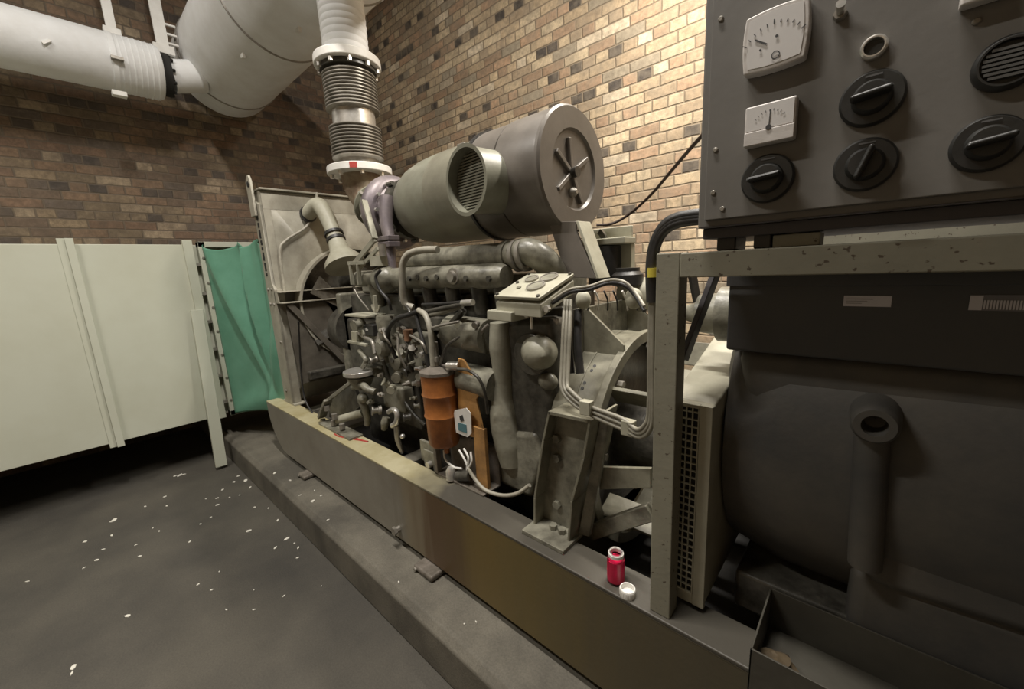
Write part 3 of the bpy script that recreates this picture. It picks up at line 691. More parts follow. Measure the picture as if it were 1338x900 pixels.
# top hose: radiator outlet to thermostat
hp = T('top_hose_pipe', 'cream bent coolant pipe with black clamps from radiator tank to engine', 'coolant pipe', (-2.9, 1.3, 1.5))
q0, q1, q2, q3 = P(402, 280, x=XR + .01), P(416, 268, x=-2.88), P(428, 285, x=-2.80), P(436, 305, x=-2.74)
m = MB(); m.tube([q0, q1, q2, q3], [S(q0, 9), S(q1, 10), S(q2, 10), S(q3, 9)], 20); m.build('pipe_bend', CREAM, hp)
MB().cyl(q0, q0 + V((.02, 0, 0)), .055, n=24).build('collar', BLACK, hp)
q4, q5, q6 = P(440, 318, x=-2.70), P(446, 334, x=-2.66), P(452, 348, x=-2.62)
m = MB(); m.lathe(q3, q6, [(0, S(q3, 10)), (.15, S(q3, 10)), (.3, S(q4, 11)), (.55, S(q4, 13)), (.85, S(q5, 24)), (1, S(q6, 26))], 28); m.build('flared_neck', CREAM, hp)
m = MB()
for k in (-.02, .16): 
    c = q3 + (q6 - q3) * k; m.lathe(c, c + (q6 - q3).normalized() * .018, [(0, S(q3, 12)), (1, S(q3, 12))], 24)
m.each('hose_clamp', BLACK, hp)

# ================================================================ ENGINE
eng = T('diesel_engine', 'large oily grey-green diesel engine bolted in the middle of the skid', 'engine', (-1.7, YC, .40))
MB().box((-2.50, 1.16, .66), (-.92, 1.66, 1.18)).build('block', ENGD, eng, .02)
MB().box((-2.45, 1.20, .36), (-1.0, 1.60, .66)).build('sump', ENGD, eng, .03)
MB().box((-2.48, 1.20, 1.18), (-.95, 1.62, 1.33)).build('cylinder_head', ENGD, eng, .012)
for k in range(3):
    x = -2.40 + k * .5; MB().box((x, 1.24, 1.33), (x + .45, 1.56, 1.42)).build('rocker_cover', ENG, eng, .02)
MB().box((-2.56, 1.14, .62), (-2.50, 1.66, 1.34)).build('front_cover', ENG, eng, .015)
m = MB(); m.cyl((-2.68, YC + .02, .72), (-2.56, YC + .02, .72), .14, n=36); m.cyl((-2.66, YC + .02, 1.16), (-2.56, YC + .02, 1.16), .11, n=36); m.cyl((-2.85, YC + .02, 1.16), (-2.66, YC + .02, 1.16), .05, n=20); m.each('pulley', ENGD, eng)
m = MB(); m.bar((-2.62, YC - .12, .72), (-2.62, YC - .09, 1.16), .03, .012, (0, 1, 0)); m.bar((-2.62, YC + .16, .72), (-2.62, YC + .13, 1.16), .03, .012, (0, 1, 0)); m.each('drive_belt', BLACK, eng)
# belt guard: rounded mesh cover seen right of the radiator frame
g0 = P(460, 395, y=1.08)
m = MB(); m.lathe((-2.66, 1.24, 1.10), (-2.50, 1.24, 1.10), [(0, .13), (.2, .15), (1, .15)], 36); m.build('belt_guard', ENGD, eng)
# upper pipe (air rail) and main manifold pipe
def xcyl(pxa, pya, pxb, pyb, y, ra, rb, nm, mat, par, n=28):
    a, b = P(pxa, pya, y=y), P(pxb, pyb, y=y); MB().cyl(a, b, S(a, ra), S(b, rb), n).build(nm, mat, par); return a, b
z_up, z_mn = 1.49, 1.425
xa, xb = P(536, 336, y=1.20).x, P(672, 332, y=1.20).x
MB().lathe((xa, 1.20, z_up + .02), (xb, 1.20, z_up + .005), [(0, .04), (.01, .05), (.93, .05), (.93, .056), (.97, .056), (.97, .05), (1, .05)], 28).build('air_rail', ENG, eng)
e0 = V((xb, 1.20, z_up)); m = MB(); m.tube([e0, e0 + V((.07, 0, .012)), e0 + V((.12, .03, -.02)), e0 + V((.135, .08, -.08)), e0 + V((.135, .12, -.16))], [.05, .052, .052, .05, .048], 24); m.build('air_rail_elbow', ENG, eng)
m = MB(); m.ringband(e0 + V((.015, 0, 0)), (1, 0, .1), .05, .062, .018).ringband(e0 + V((.05, 0, .0)), (1, 0, .1), .05, .062, .018); m.each('elbow_clamp', STEEL, eng)
MB().lathe((P(468, 360, y=1.15).x, 1.15, z_mn), (P(662, 362, y=1.15).x, 1.15, z_mn - .01), [(0, .03), (.01, .045), (.22, .045), (.24, .052), (.98, .052), (1, .04)], 32).build('water_manifold', ENG, eng)
for px in (468,):
    c = P(px, 362, y=1.15); MB().ball((c.x, 1.15, z_mn), .04).build('manifold_end', ENG, eng)
c = P(503, 365, y=1.12); MB().ball(c, .085, (1, .8, .85), 24).build('thermostat_dome', ENG, eng)
c = P(592, 361, y=1.098); m = MB(); m.lathe(c + V((0, .02, 0)), c + V((0, -.018, 0)), [(0, .034), (.6, .034), (.6, .024), (1, .022)], 24); m.build('manifold_plug', STEEL, eng)
m = MB()
for px in (546, 571): c = P(px, 362, y=1.098); m.cyl(c, c + V((0, -.006, 0)), .012, n=12)
for px in (536, 558, 610, 640): c = P(px, 364, y=1.10); m.bolt(c, (0, -1, 0), .012, .012)
m.each('manifold_bolt', ENGD, eng)
# branch ports under manifold
for k, px in enumerate((490, 530, 560, 590, 625, 655)):
    c = P(px, 385, y=1.15); MB().cyl((c.x, 1.15, z_mn - .03), (c.x, 1.17, z_mn - .16), .034, n=18).build('port_branch', ENG if k < 2 else ENGD, eng)
MB().box((P(520, 400, y=1.13).x, 1.12, 1.17), (P(660, 420, y=1.13).x, 1.17, 1.24)).build('side_rail_cover', ENGD, eng, .01)
# brackets by the thermostat: links
m = MB()
def pb_(a, b, y, wd, th=.014): m.bar(P(*a, y=y), P(*b, y=y), th, wd, up=(0, 1, 0))
m.bar(P(462, 346, y=1.10), P(490, 312, y=1.10), .014, .03, (0, 0, 1)); m.bar(P(478, 342, y=1.08), P(494, 324, y=1.08), .012, .02, (0, 0, 1))
m.bar(P(458, 345, y=1.09), P(461, 372, y=1.09), .012, .022, (0, 1, 0)); m.bar(P(468, 345, y=1.09), P(470, 372, y=1.09), .012, .022, (0, 1, 0)); m.bar(P(490, 312, y=1.10), P(476, 262, y=1.16), .014, .03, (0, 1, 0)); m.bar(P(455, 344, y=1.09), P(476, 343, y=1.09), .012, .02)
m.each('link_bracket', CREAMD, eng, .002)
c = P(495, 341, y=1.10); MB().cyl(c + V((0, 0, -.025)), c + V((0, 0, .025)), .045, n=20).build('thermostat_cap', CREAM, eng)
c = P(500, 327, y=1.10); MB().cyl(c + V((0, 0, -.03)), c + V((0, 0, .03)), .018, n=12).build('sender', STEEL, eng)
# grey hook pipe
m = MB(); m.tube([P(572, 326, y=1.10), P(550, 327, y=1.08), P(533, 333, y=1.06), P(526, 348, y=1.05), P(526, 375, y=1.05), P(529, 396, y=1.06), P(540, 402, y=1.08)], .016, 12); m.build('hook_pipe', HOSE, eng)
# black hoses
def hose(pts, r, nm='hose', mat=BLACK, par=eng): MB().tube([P(a, b, y=c) for a, b, c in pts], r, 10).build(nm, mat, par)
hose([(497, 353, 1.03), (491, 362, 1.02), (496, 378, 1.02), (507, 392, 1.03), (511, 405, 1.04)], .008)
hose([(548, 406, .99), (535, 411, .98), (518, 417, .97), (508, 430, .97), (508, 447, .98), (518, 468, 1.0)], .011, mat=BLACK)
hose([(547, 405, .99), (556, 412, .98), (562, 430, .97), (564, 450, .97), (566, 478, .97)], .012, mat=HOSE)
hose([(543, 408, .99), (548, 430, .98), (555, 455, .97), (560, 480, .97)], .009)
hose([(555, 407, 1.0), (580, 402, 1.0), (612, 396, 1.0)], .008, mat=ENGD)
hose([(552, 398, 1.04), (590, 396, 1.04), (620, 392, 1.04)], .007)
hose([(562, 412, 1.0), (585, 406, 1.01), (604, 400, 1.02)], .010, mat=ENG)
hose([(524, 372, 1.06), (523, 392, 1.06), (533, 402, 1.05), (537, 412, 1.04)], .007, mat=ENGD)
hose([(463, 378, 1.05), (470, 390, 1.05), (482, 405, 1.04)], .004, mat=STEEL)
c = P(611, 396, y=.995); MB().cyl(c + V((-.03, 0, -.0)), c + V((.03, 0, .004)), .012, n=10).build('union_nut', BRIGHT, eng)
m = MB(); m.bar(P(575, 440, y=1.05), P(606, 405, y=1.05), .02, .03, (0, 1, 0)); m.build('lever', ENGD, eng, .004)
# starter / secondary casting right of hoses, y~1.05
c0_, c1_ = P(590, 432, y=1.09), P(640, 440, y=1.09); MB().cyl(c0_, c1_, .07, n=28).build('starter_motor', ENG, eng)
c0_, c1_ = P(608, 492, y=1.06), P(650, 506, y=1.06); MB().cyl(V((c0_.x, 1.06, c0_.z)), V((c1_.x, 1.06, c0_.z - .01)), .062, n=28).build('oil_cooler_tube', ENG, eng)
# fuel pump area : many castings, bolts, unions
random.seed(11)
fp = T('fuel_injection_pump', 'cluttered grey fuel pump body on the near side of the engine', 'fuel pump', (-1.75, 1.05, .75))
ca = P(500, 470, y=1.06)
def q(px, py, y=1.04): return P(px, py, y=y)
def sbox(px, py, w_, h_, d_, y, nm, mat, par, bev=.008, rz=0):
    c = P(px, py, y=y); ww, hh = S(c, w_) / 2, S(c, h_) / 2
    return MB().box((c.x - ww, y, c.z - hh), (c.x + ww, y + d_, c.z + hh)).build(nm, mat, par, bev)
sbox(492, 455, 34, 40, .12, 1.04, 'pump_head', ENG, fp, .02)
sbox(520, 470, 36, 70, .12, 1.08, 'pump_body', ENG, fp, .02)
sbox(545, 460, 26, 50, .10, 1.06, 'governor_housing', ENG, fp, .02)
sbox(478, 485, 40, 12, .10, 1.02, 'pump_lid', ENG, fp, .02)
sbox(530, 525, 60, 70, .06, 1.12, 'timing_case', ENGD, fp, .02)
c = q(513, 470, 1.03); MB().lathe(c, c + V((0, .06, 0)), [(0, .03), (.15, .055), (1, .06)], 24).build('pump_cap', ENG, fp)
MB().cyl(c + V((0, -.006, 0)), c + V((0, .004, 0)), .014, n=12).build('cap_screw', ENGD, fp)
c = q(494, 455, .99); MB().lathe(c, c + V((0, .07, .0)), [(0, .03), (.2, .045), (1, .05)], 24).build('lift_pump', ENG, fp)
# flat bright lids / brackets at left
m = MB(); a = P(470, 414, y=1.02); m.box((a.x - .13, 1.00, a.z), (a.x + .10, 1.12, a.z + .012)); m.build('bracket_shelf', CREAM, fp, .003)
m = MB(); a = P(470, 486, y=.98); m.lathe(a + V((0, 0, -.012)), a + V((0, 0, .012)), [(0, .085), (1, .085)], 28); m.build('pump_pulley', BRIGHT, fp, .004)
m = MB(); a = P(472, 496, y=.99); m.lathe(a + V((0, 0, -.05)), a + V((0, 0, .02)), [(0, .035), (.3, .05), (1, .075)], 28); m.build('pulley_hub', ENG, fp)
hose([(462, 506, .98), (472, 502, .96), (480, 508, .96), (490, 512, .98)], .018, 'water_elbow', ENG, fp)
hose([(472, 522, .97), (476, 530, .97), (480, 545, .98), (480, 555, .98)], [.022, .022, .018, .016], 'water_leg', ENG, fp)
c = q(474, 520, .965); MB().ball(c, .028, (1.2, 1, 1)).build('elbow_boss', ENG, fp)
hose([(505, 545, 1.0), (503, 552, .99), (502, 560, .99)], [.02, .022, .016], 'drain_boss', ENG, fp)
hose([(508, 538, 1.0), (515, 535, .97), (519, 542, .965), (518, 552, .965), (513, 556, .97)], .014, 'bright_elbow', BRIGHT, fp)
hose([(518, 556, .97), (520, 575, .975), (526, 592, .985)], [.014, .014, .009], 'dip_tube', STEEL, fp)
c = q(526, 570, .98); MB().ball(c, .013).build('dip_ball', BRIGHT, fp)
m = MB(); m.tube([P(500, 470, y=1.0), P(512, 500, y=1.05), P(540, 540, y=1.06), P(556, 555, y=1.06)], .010); m.build('fuel_line', ENGD, fp)
sbox(512, 520, 50, 36, .08, 1.04, 'lower_flange', ENG, fp, .02)
for k, (px, py) in enumerate(((503, 432), (536, 440), (548, 446), (556, 460), (530, 455), (541, 473), (552, 482), (528, 432), (520, 440), (486, 432), (565, 500), (575, 510), (548, 500), (500, 490), (487, 524), (500, 516), (535, 500), (544, 520))):
    c = q(px, py, random.uniform(.98, 1.04)); r_ = random.uniform(.009, .02); e = V((random.uniform(-.4, .4), -1, random.uniform(-.2, .8))).normalized()
    MB().lathe(c, c + e * .035, [(0, r_), (.5, r_), (.5, r_ * .6), (1, r_ * .6)], 8).build('union', (BRIGHT, STEEL, ENG)[k % 3], fp)
for k, (a, b) in enumerate((((536, 438), (560, 470)), ((528, 430), (545, 468)), ((520, 436), (530, 480)), ((548, 436), (572, 482)), ((500, 430), (512, 452)), ((541, 440), (537, 485)), ((560, 430), (600, 420)), ((575, 476), (600, 440)))):
    y0 = random.uniform(.97, 1.02); mid = ((a[0] + b[0]) / 2 + random.uniform(-9, 9), (a[1] + b[1]) / 2 + random.uniform(-6, 2))
    MB().tube([P(*a, y=y0), P(*mid, y=y0 - .02), P(*b, y=y0)], .0055, 8).build('injector_line', (STEEL, ENGD)[k % 2], fp)
c = P(534, 445, y=1.0); MB().cyl(c, c + V((0, 0, .05)), .022, n=14).build('copper_banjo', paint('copper_tint', (.36, .20, .12), None, .4, .3), fp)
m = MB(); a = P(462, 440, y=1.0); m.box((a.x - .03, 1.0, a.z - .03), (a.x + .03, 1.04, a.z + .03)); m.build('small_block', CREAM, fp, .004)
m = MB(); m.bar(P(456, 446, y=.995), P(480, 451, y=.995), .02, .014); m.build('bright_lever', CREAM, fp, .003)
c = P(485, 432, y=1.01); MB().box((c.x - .07, 1.01, c.z - .03), (c.x + .02, 1.06, c.z + .03)).build('black_solenoid', BLACK, fp, .006)
c = P(505, 425, y=1.04); MB().lathe(c + V((0, 0, -.07)), c + V((0, 0, .05)), [(0, .04), (.8, .05), (1, .045)], 20).build('primer_body', ENG, fp)
c = P(492, 398, y=1.06); m = MB(); m.ringband(c, (0, -1, 0), .03, .042, .01, PI * .0, PI, 40); m.bar(c + V((0, -.005, -.04)), c + V((0, -.005, .05)), .01, .02, (0, 1, 0)); m.build('wing_bracket', CREAM, fp, .002)
hose([(612, 425, 1.06), (618, 435, 1.05), (626, 440, 1.05), (632, 430, 1.05), (638, 424, 1.06)], .006, 'loop_pipe', STEEL, fp)
hose([(603, 452, 1.03), (612, 440, 1.03), (622, 446, 1.03)], .005, 'loop_pipe', STEEL, fp)
hose([(462, 430, 1.03), (475, 440, 1.01), (486, 446, 1.0), (490, 462, .99)], .009, 'pump_pipe', STEEL, fp)
hose([(470, 458, 1.0), (478, 470, .99), (474, 480, .99)], .013, 'pump_pipe', ENG, fp)
for k, (px, py, rr_) in enumerate(((468, 424, 7), (478, 436, 5), (498, 442, 6), (508, 458, 5), (516, 446, 4), (525, 462, 5), (540, 455, 5), (533, 484, 6), (519, 492, 6), (505, 500, 5), (489, 470, 5), (556, 474, 4), (548, 492, 4), (512, 508, 5), (492, 536, 6), (532, 545, 5), (545, 530, 4), (600, 425, 5), (622, 424, 4))):
    c = q(px, py, random.uniform(.99, 1.05)); r_ = S(c, rr_); e = V((random.uniform(-.9, .9), -1, random.uniform(-.5, .9))).normalized()
    MB().lathe(c - e * r_, c + e * r_, [(0, r_), (.3, r_), (.35, r_ * .75), (.8, r_ * .75), (.85, r_ * 1.1), (1, r_ * 1.1)], 12).build('banjo_fitting', (ENG, CREAM, STEEL, ENGD)[k % 4], fp)
# front engine mount with arms onto the skid
fm = T('front_engine_mount', 'grey engine mount arms bolted onto the near skid rail beside a red mark', 'engine mount', (P(440, 560, z=ZT).x, .93, ZT))
m = MB(); fx = P(432, 560, z=ZT); bx = P(468, 572, z=ZT).x; ax = P(415, 555, z=ZT).x
m.box((ax, .885, ZT), (bx, .965, ZT + .012)); m.build('mount_plate', ENG, fm, .002)
m = MB(); m.bar(P(420, 545, y=.92), P(429, 522, y=.93), .02, .05, (0, 1, 0)); m.bar(P(427, 524, y=.93), P(459, 499, y=.98), .018, .022, (0, 0, 1)); m.build('front_arm', ENG, fm, .004)
m = MB(); m.prism([P(430, 545, y=1.0), P(430, 520, y=1.0), P(460, 500, y=1.0), P(472, 530, y=1.0), P(442, 552, y=1.0)], (0, .02, 0)); m.build('web_plate', ENGD, fm, .003)
m = MB(); m.tube([P(440, 549, y=.94), P(475, 539, y=1.02)], .024, 12, 0); m.build('cross_arm', CREAM, fm)
m = MB()
for px, py in ((427, 532), (422, 550), (436, 551), (447, 556), (437, 543)):
    c = P(px, py, y=.92); m.cyl(c + V((0, 0, -.02)), c + V((0, 0, .012)), .017, n=6)
m.each('mount_bolt', STEEL, fm)
a, b, c = P(437, 567, z=ZT + .001), P(481, 577, z=ZT + .001), P(446, 571, z=ZT + .001)
m = MB(); m.tube([a, c, b], .0045, 6, 4); m.tube([a + V((.01, .02, 0)), b], .003, 6, 0)
solo(m, 'red_cord', RED, 'short red cord lying on the near skid rail by the front engine mount', 'cord')
# casting (oil cooler / breather tower) at the rear of the engine
tw = T('cooler_tower', 'tall grey-green cast tower with flanged top and round dome near the flywheel', 'engine casting', (-.97, 1.08, .62))
def poly_cast(pix, y, d, nm, mat, par, bev):
    return MB().prism([P(a, b, y=y) for a, b in pix], (0, d, 0)).build(nm, mat, par, bev)
poly_cast([(636, 405), (668, 408), (668, 421), (636, 418)], .99, .14, 'top_flange', CREAM, tw, .004)  # cream stands in for the lit top of the tower
poly_cast([(650, 424), (648, 455), (652, 480), (654, 508), (648, 530), (650, 570), (660, 598), (690, 606), (712, 585), (721, 550), (724, 500), (724, 440), (720, 415), (668, 418)], 1.08, .16, 'tower_body', ENGD, tw, .03)  # darker material stands in for the shade on the tower's right side
m = MB(); tp = [(654, 421, 14), (655, 440, 16), (656, 455, 17), (658, 478, 15), (659, 500, 14), (659, 518, 16), (660, 538, 20), (662, 556, 21), (666, 580, 20), (670, 606, 16)]
pts = [P(a, b, y=1.085) for a, b, _ in tp]; m.tube(pts, [S(p, t_[2]) for p, t_ in zip(pts, tp)], 28, 6); m.build('tower_column', CREAMD, tw)  # lighter material stands in for the light on the left side
m = MB(); m.ringband(P(697, 462, y=1.07), (0, -1, 0), .03, .075, .02); m.build('dome_seat', ENGD, tw, .004)
c = P(706, 462, y=1.05); MB().lathe(c + V((-.03, .03, 0)), c + V((.035, -.03, 0)), [(0, .064), (.4, .061), (.65, .050), (.88, .028), (1, .003)], 32).build('dome_cap', CREAMD, tw)  # lighter material stands in for the light on the dome
poly_cast([(640, 590), (650, 560), (700, 565), (712, 600), (694, 655), (650, 632)], 1.065, .16, 'lower_housing', ENG, tw, .03)
m = MB()
for px, py in ((690, 410), (716, 403), (695, 408)): m.bolt(P(px, py, y=1.03), (0, -1, 0), .012, .012)
m.tube([P(694, 412, y=1.03), P(695, 430, y=1.03)], .005); m.each('tower_bolt', BRIGHT, tw)
poly_cast([(668, 410), (735, 400), (728, 500), (715, 560), (706, 560), (706, 440)], 1.16, .05, 'rear_web', ENGD, tw, .01)
c = P(716, 498, y=1.08); MB().ball(c, .04, (1, .7, .8)).build('small_boss', ENG, tw)

# instrument (gauge) box: tilted
gp = T('engine_gauge_panel', 'small tilted cream instrument box with round dials on the engine', 'instrument panel', (P(680, 400, y=1.0).x, 1.05, 1.28))
fa, fb = P(645, 386, y=1.0), P(704, 389, y=1.0); 
def onback(px, py): return P(px, py, y=1.17)
bb, ba = P(750, 357, y=1.17), P(690, 354, y=1.17)
ba = fa + (bb - fb)
nrm = (fb - fa).cross(bb - fb).normalized()
if nrm.z < 0: nrm = -nrm
MB().prism([fa, fb, bb, ba], -nrm * .012).build('face_plate', CREAM, gp, .003)
ia, ib = fa.lerp(bb, .03), fb.lerp(ba, .03)
MB().prism([fa + V((.0, .008, -.022)), fb + V((0, .008, -.022)), bb + V((0, 0, -.022)), ba + V((0, 0, -.022))], V((0, 0, -.045))).build('box_body', CREAM, gp, .004)
def gpt(u, v): return fa + (fb - fa) * u + (bb - fb) * v
m = MB()
for u, v, r_ in ((.62, .42, .034), (.62, .80, .034), (.30, .72, .026)):
    c = gpt(u, v); m.lathe(c - nrm * .0, c + nrm * .006, [(0, r_), (1, r_), (1, r_ - .005), (.6, r_ - .006), (.6, .001)], 28, cap=False)
m.each('dial_bezel', STEEL, gp)
m = MB()
for u, v, r_ in ((.62, .42, .026), (.62, .80, .026), (.30, .72, .019), (.30, .35, .009)):
    c = gpt(u, v); m.cyl(c + nrm * .0005, c + nrm * .004, r_, n=24)
m.each('dial_face', ENG, gp)
m = MB()
for u, v in ((.05, .05), (.95, .05), (.95, .95), (.05, .95), (.1, .55)):
    c = gpt(u, v); m.cyl(c, c + nrm * .006, .006, n=8)
m.each('panel_screw', ENGD, gp)
# filter with bracket
fl_ = T('oil_filter', 'orange-stained cylindrical filter canister hanging on the engine side', 'filter', (P(573, 580, y=.99).x, .99, .70))
FY = .985; xc = (P(553, 487, y=FY).x + P(594, 487, y=FY).x) / 2 - .0; ztf = P(573, 487, y=FY).z; zbf = P(575, 578, y=FY).z
rf = (P(594, 487, y=FY).x - P(553, 487, y=FY).x) / 2 * .70
xc += .002
MB().lathe((xc, FY, zbf), (xc, FY, ztf), [(0, rf * .45), (.02, rf * .80), (.06, rf * .88), (.40, rf * .93), (.44, rf * 1.0), (.48, rf * .95), (.70, rf * .97), (.73, rf * 1.03), (.77, rf * .98), (.97, rf), (1, rf * 1.02)], 40).build('canister', ORANGE, fl_)
MB().lathe((xc, FY, ztf), (xc, FY, ztf + .028), [(0, rf * 1.04), (.45, rf * 1.04), (.6, rf * .8), (1, rf * .5)], 36).build('filter_head', PAD, fl_)
m = MB(); m.cyl((xc - .01, FY, ztf + .03), (xc - .01, FY, ztf + .13), .014, n=12); m.cyl((xc - .01, FY, ztf + .05), (xc - .01, FY, ztf + .07), .022, n=6); m.build('bleed_screw', STEEL, fl_)
m = MB(); c = P(585, 478, y=FY - .0); m.cyl(c, P(600, 478, y=FY + .02), .018, n=14); m.build('side_union', BRIGHT, fl_)
MB().cyl((xc + .01, FY, zbf), (xc + .01, FY, zbf - .035), .012, n=10).build('drain_stub', ORANGE, fl_)
fbk = T('filter_bracket', 'orange-stained wavy bracket plate between the filter and the cast tower', 'bracket', (P(620, 640, y=1.0).x, 1.0, ZT))
pl = [(598, 468), (605, 470), (611, 480), (617, 490), (627, 500), (629, 512), (622, 522), (626, 540), (630, 560), (636, 580), (637, 656), (628, 654), (622, 600), (620, 572), (600, 566), (597, 500)]
MB().prism([P(a, b, y=1.01) for a, b in pl], (0, .010, 0)).build('bracket_plate', TAN, fbk, .002)
m = MB(); m.box((P(622, 600, y=1.0).x, .995, ZT), (P(636, 600, y=1.0).x, 1.012, P(630, 560, y=1.0).z)); m.build('bracket_leg', TAN, fbk, .002)
# low open box with wires (to the right below filter)
bx0, bx1 = P(573, 640, y=.965).x, P(634, 650, y=.965).x
m = MB(); m.box((bx0, .955, ZT), (bx0 + .02, .98, ZT + .17)).box((bx0, 1.05, ZT), (bx1, 1.06, ZT + .17)).box((bx0, .955, ZT), (bx1, 1.06, ZT + .008)); m.build('junction_tray', PAD, fbk, .002)
a = P(555, 585, y=1.0); b = P(560, 625, y=1.0); m = MB(); m.box((a.x - .03, .995, ZT), (P(572, 600, y=1.).x + .01, 1.01, P(560, 578, y=1.0).z)); m.build('side_plate', ENG, fbk, .003)
c = P(562, 603, y=.985); MB().box(c - V((.05, .0, .045)), c + V((.04, .01, .05))).build('terminal_plate', ENG, fbk, .004)
m = MB(); m.cyl(c + V((.005, 0, -.01)), c + V((.005, -.02, -.01)), .016, n=12); m.build('terminal_stud', BRIGHT, fbk)
# tag hanging on the bracket
tg = [(593, 540), (594, 536), (609, 533), (615, 540), (616, 566), (611, 571), (596, 565)]
lt = T('paper_tag', 'small cream inspection tag with blue square hanging beside the orange filter', 'tag', P(605, 568, y=.985))
MB().prism([P(a, b, y=.985) for a, b in tg], (0, .003, 0)).build('tag_card', WHITE, lt)
MB().prism([P(a, b, y=.983) for a, b in ((598, 552), (609, 555), (610, 566), (599, 562))], (0, .0015, 0)).build('blue_square', BLUE, lt)
MB().prism([P(a, b, y=.983) for a, b in ((600, 544), (604, 542), (606, 549), (602, 551))], (0, .0015, 0)).build('dark_slot', INK, lt)
hose([(598, 482, .975), (612, 484, .97), (626, 495, .97), (634, 515, .98), (637, 540, 1.0)], .006, 'pipe_run', ENGD, fl_)
# wires and sensor by the box
sn = T('magnetic_switch', 'small bright cylindrical sensor with white leads at the rail below the filter', 'sensor', P(592, 622, y=.96))
c = P(590, 620, y=.96); MB().lathe(c + V((-.0, -.005, -.02)), c + V((.0, .0, .035)), [(0, .02), (.7, .022), (1, .014)], 18).build('body', BRIGHT, sn)
MB().cyl(c + V((.03, .01, .0)), c + V((.10, .02, .02)), .022, n=16).build('connector', ENGD, sn)
for k, pts in enumerate((((580, 588, .98), (582, 600, .97), (593, 610, .97), (603, 612, .97)), ((600, 588, .99), (607, 600, .98), (612, 612, .98), (618, 622, .98)), ((606, 586, .99), (612, 598, .98), (610, 612, .98)), ((615, 590, .99), (616, 604, .98), (610, 614, .98)))):
    MB().tube([P(a, b, y=c_) for a, b, c_ in pts], .0045, 8).build('lead', WHITE, sn)
m = MB(); m.tube([P(612, 612, y=.975), P(620, 625, y=.975), P(634, 640, y=.975), P(655, 647, y=.985), P(675, 645, y=.99), P(692, 634, y=1.0)], .0075, 10)
solo(m, 'grey_cable', HOSE, 'pale cable looping low from the filter bracket to the engine mount bracket', 'cable')

# ================================================================ FLYWHEEL HOUSING
fh = T('flywheel_housing', 'big round cream cast flywheel housing with webs at the rear of the engine', 'flywheel housing', (-.6, YC, ZT))
HC = V((0, YC + .04, .77)); HR = .405
def hb(x0, x1, r0, r1, nm, mat, a0=0, a1=2 * PI, n=80):
    MB().ringband((x0, HC.y, HC.z), (1, 0, 0), r0, r1, x1 - x0, a0, a1, n).build(nm, mat, fh, .003)
hb(-.815, -.645, HR - .03, HR, 'housing_drum', FLY)
hb(-.648, -.620, HR - .028, HR + .012, 'rear_flange', FLY)
hb(-.735, -.728, HR - .01, HR + .003, 'casting_seam', FLY)
MB().cyl((-.83, HC.y, HC.z), (-.80, HC.y, HC.z), HR - .012, n=60).build('front_face', ENGD, fh)
MB().cyl((-.76, HC.y, HC.z), (-.70, HC.y, HC.z), HR - .05, n=60).build('flywheel', ENGD, fh)
MB().cyl((-.70, HC.y, HC.z), (-.3, HC.y, HC.z), .14, n=36).build('coupling_hub', ENGD, fh)
m = MB()
for k in range(9):
    a = k * 2 * PI / 9 + .2; c = V((-.62, HC.y + (HR - .045) * math.cos(a), HC.z + (HR - .045) * math.sin(a))); m.bolt(c, (1, 0, 0), .013, .02)
m.each('flange_bolt', STEEL, fh)
# tie webs from the flange to the alternator
for a0 in (2.36, 3.6, .5, 1.2, -.6):
    e = V((0, math.cos(a0), math.sin(a0))); t2 = V((0, -math.sin(a0), math.cos(a0)))
    c = V((0, HC.y, HC.z)) + e * (HR - .05)
    MB().prism([c + V((-.64, 0, 0)) + e * .03, c + V((-.28, 0, 0)) + e * .03, c + V((-.28, 0, 0)) - e * .06, c + V((-.64, 0, 0)) - e * .06], t2 * .014).build('tie_web', FLY, fh, .002)
# drilled pairs on the drum band
m = MB()
for (px, py) in ((777, 478), (773, 484), (764, 500), (761, 507)):
    d0 = P(px, py, y=1.15); best = min((abs((P(px, py, y=yy).z - HC.z) ** 2 + (yy - HC.y) ** 2 - HR * HR), yy) for yy in [1.0 + .002 * i for i in range(150)])
    c = P(px, py, y=best[1]); n_ = V((0, c.y - HC.y, c.z - HC.z)).normalized(); m.cyl(c - n_ * .003, c + n_ * .0015, .006, n=10)
m.each('drilled_hole', INK, fh)  # dark discs painted in for the shade inside the drillings
# top table plate, upright plate and two gussets
for yw in (1.25, 1.60):
    zb0 = HC.z + math.sqrt(HR ** 2 - (yw - HC.y) ** 2) - .01
    MB().prism([(-.785, yw, zb0), (-.785, yw, 1.285), (-.765, yw, 1.285), (-.625, yw, 1.165), (-.625, yw, zb0)], (0, .012, 0)).build('gusset', FLY, fh, .002)
MB().box((-.80, 1.20, 1.06), (-.785, 1.66, 1.29)).build('upright_plate', ENG, fh, .003)
# horizontal brace plates towards generator seen beside the post
m = MB(); m.prism([P(783, 610, y=1.02), P(850, 612, y=1.02), P(850, 638, y=1.02), P(783, 640, y=1.02)], (0, .014, 0)); m.build('lower_brace', FLY, fh, .003)
m = MB(); m.bar(P(770, 695, y=1.05), P(852, 668, y=1.05), .05, .03, (0, 1, 0)); m.build('lower_strut', ENG, fh, .004)
